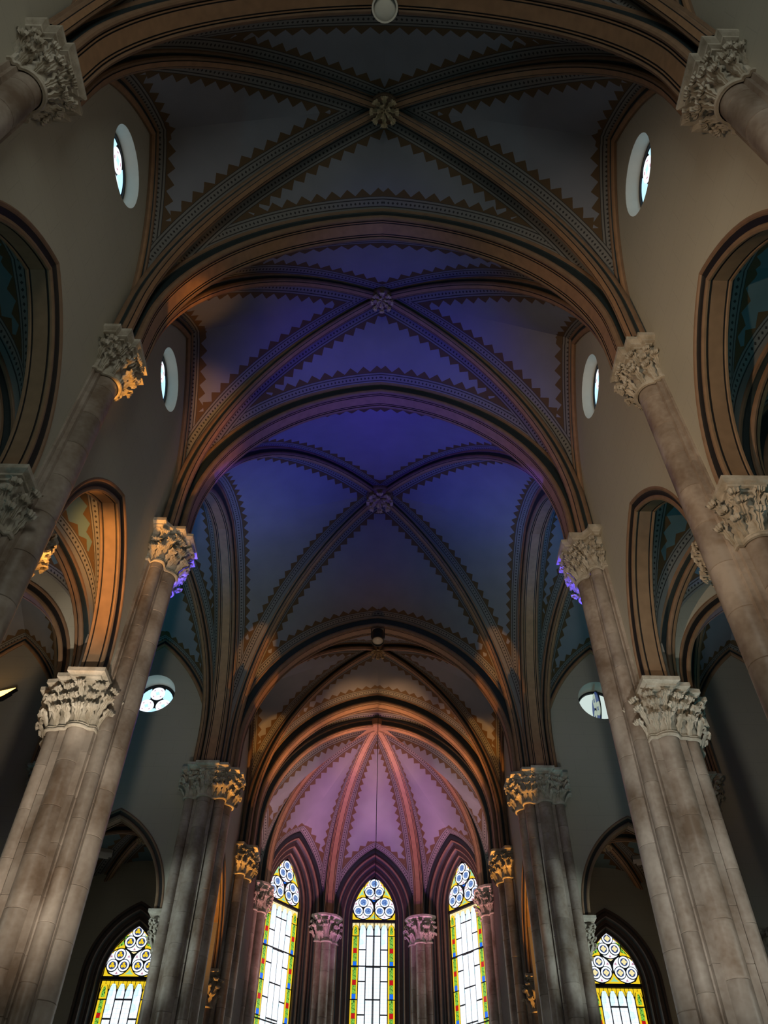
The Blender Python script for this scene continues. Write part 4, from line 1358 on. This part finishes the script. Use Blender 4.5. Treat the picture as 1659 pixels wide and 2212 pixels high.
def floodlight(label, loc, yaw, pitch, glassm, bodym, wd=0.5, hg=0.36):
    t = empty('floodlight', loc); tag(t, label, 'lamp')
    t.rotation_euler = (pitch, 0, yaw)
    mb = MB()
    mb.box(-wd / 2, wd / 2, 0.0, 0.12, -hg / 2, hg / 2); mb.box(-wd / 3, wd / 3, 0.12, 0.2, -hg / 3, hg / 3)
    mb.build('housing', [bodym], t)
    mb = MB(); mb.box(-wd / 2 + 0.025, wd / 2 - 0.025, -0.012, 0.0, -hg / 2 + 0.025, hg / 2 - 0.025)
    mb.build('glass', [glassm], t)
    mb = MB()
    mb.box(-wd / 2 - 0.03, -wd / 2, 0.03, 0.09, -0.05, 0.3); mb.box(wd / 2, wd / 2 + 0.03, 0.03, 0.09, -0.05, 0.3); mb.box(-wd / 2 - 0.03, wd / 2 + 0.03, 0.03, 0.09, 0.3, 0.33)
    mb.build('bracket', [MAT['metal']], t)
    return t
floodlight('glowing orange floodlight at the left frame edge', (-12.52, 22.15, 16.5), math.radians(-20), math.radians(-35), MAT['lamp_on'], MAT['metal'], 0.9, 0.75)
floodlight('unlit pale floodlight under the left chapel vault', (-8.25, 24.0, 12.2), math.radians(20), math.radians(-50), MAT['lamp_off'], MAT['lamp_pale'])
floodlight('unlit pale floodlight under the right chapel vault', (8.2, 24.0, 12.25), math.radians(-20), math.radians(-50), MAT['lamp_off'], MAT['lamp_pale'])

mb = MB(); mb.prism(disc(0.012, 8), 5.0, 20.35)
o = mb.build('hanging_wire', [MAT['metal']]); o.location = (0.05, 28.85, 0)
tag(o, 'thin black wire hanging straight down before the apse', 'wire')

# ------------------------------------------------------------------ unseen roofs and outer walls added to keep sky light out
def roof(name, label, x0, x1, y0, y1, z):
    mb = MB(); mb.box(x0, x1, y0, y1, z, z + 0.2)
    struct(mb.build(name, [MAT['mould']]), label)
roof('roof', 'roof over nave and apse', -5.9, 5.9, -7.4, 36.5, 22.8)
roof('roof', 'roof over the transept', -15.8, 15.8, 12.2, 23.2, 23.05)
for sx in (-1, 1):
    a, b = sorted((sx * 5.4, sx * 10.6))
    roof('roof', '%s aisle roof' % sideword[sx], a, b, -7.4, 12.5, 14.4)
    roof('roof', '%s chapel roof' % sideword[sx], a, b, 23.3, 29, 14.4)
    wall_panel('wall_attic_' + sideword[sx], '%s attic wall above the chancel' % sideword[sx], (sx * 5.85, 0), Y_, (-sx, 0), 23.2, 36.5, 13.5, 22.9)
    wall_panel('wall_attic_' + sideword[sx], '%s attic wall above the nave' % sideword[sx], (sx * 5.85, 0), Y_, (-sx, 0), -7.4, 12.4, 13.5, 22.9)
    xa, xb = sorted((sx * 5.4, sx * 15.6))
    wall_panel('wall_attic_' + sideword[sx], '%s transept gable wall above the windows' % sideword[sx], (0, TW + 0.01), X_, (0, -1), xa, xb, 19.8, 23.2, None, (), 0.45)
    wall_panel('wall_attic_' + sideword[sx], '%s transept attic wall to the west' % sideword[sx], (0, 12.8), X_, (0, 1), xa, xb, 19.8, 23.2, None, (), 0.45)
    wall_panel('wall_outer_' + sideword[sx], '%s outer wall beside the apse' % sideword[sx], (sx * 5.85, 0), Y_, (-sx, 0), 27.2, 36.5, 0, 22.9)
    a, b = sorted((sx * 5.95, sx * 10.6))
    wall_panel('wall_outer_' + sideword[sx], '%s outer chapel end wall' % sideword[sx], (0, 28.5), X_, (0, -1), a, b, 0, 14.6)
wall_panel('wall_outer_east', 'outer wall behind the apse', (0, 36.3), X_, (0, -1), -6.2, 6.2, 0, 23)
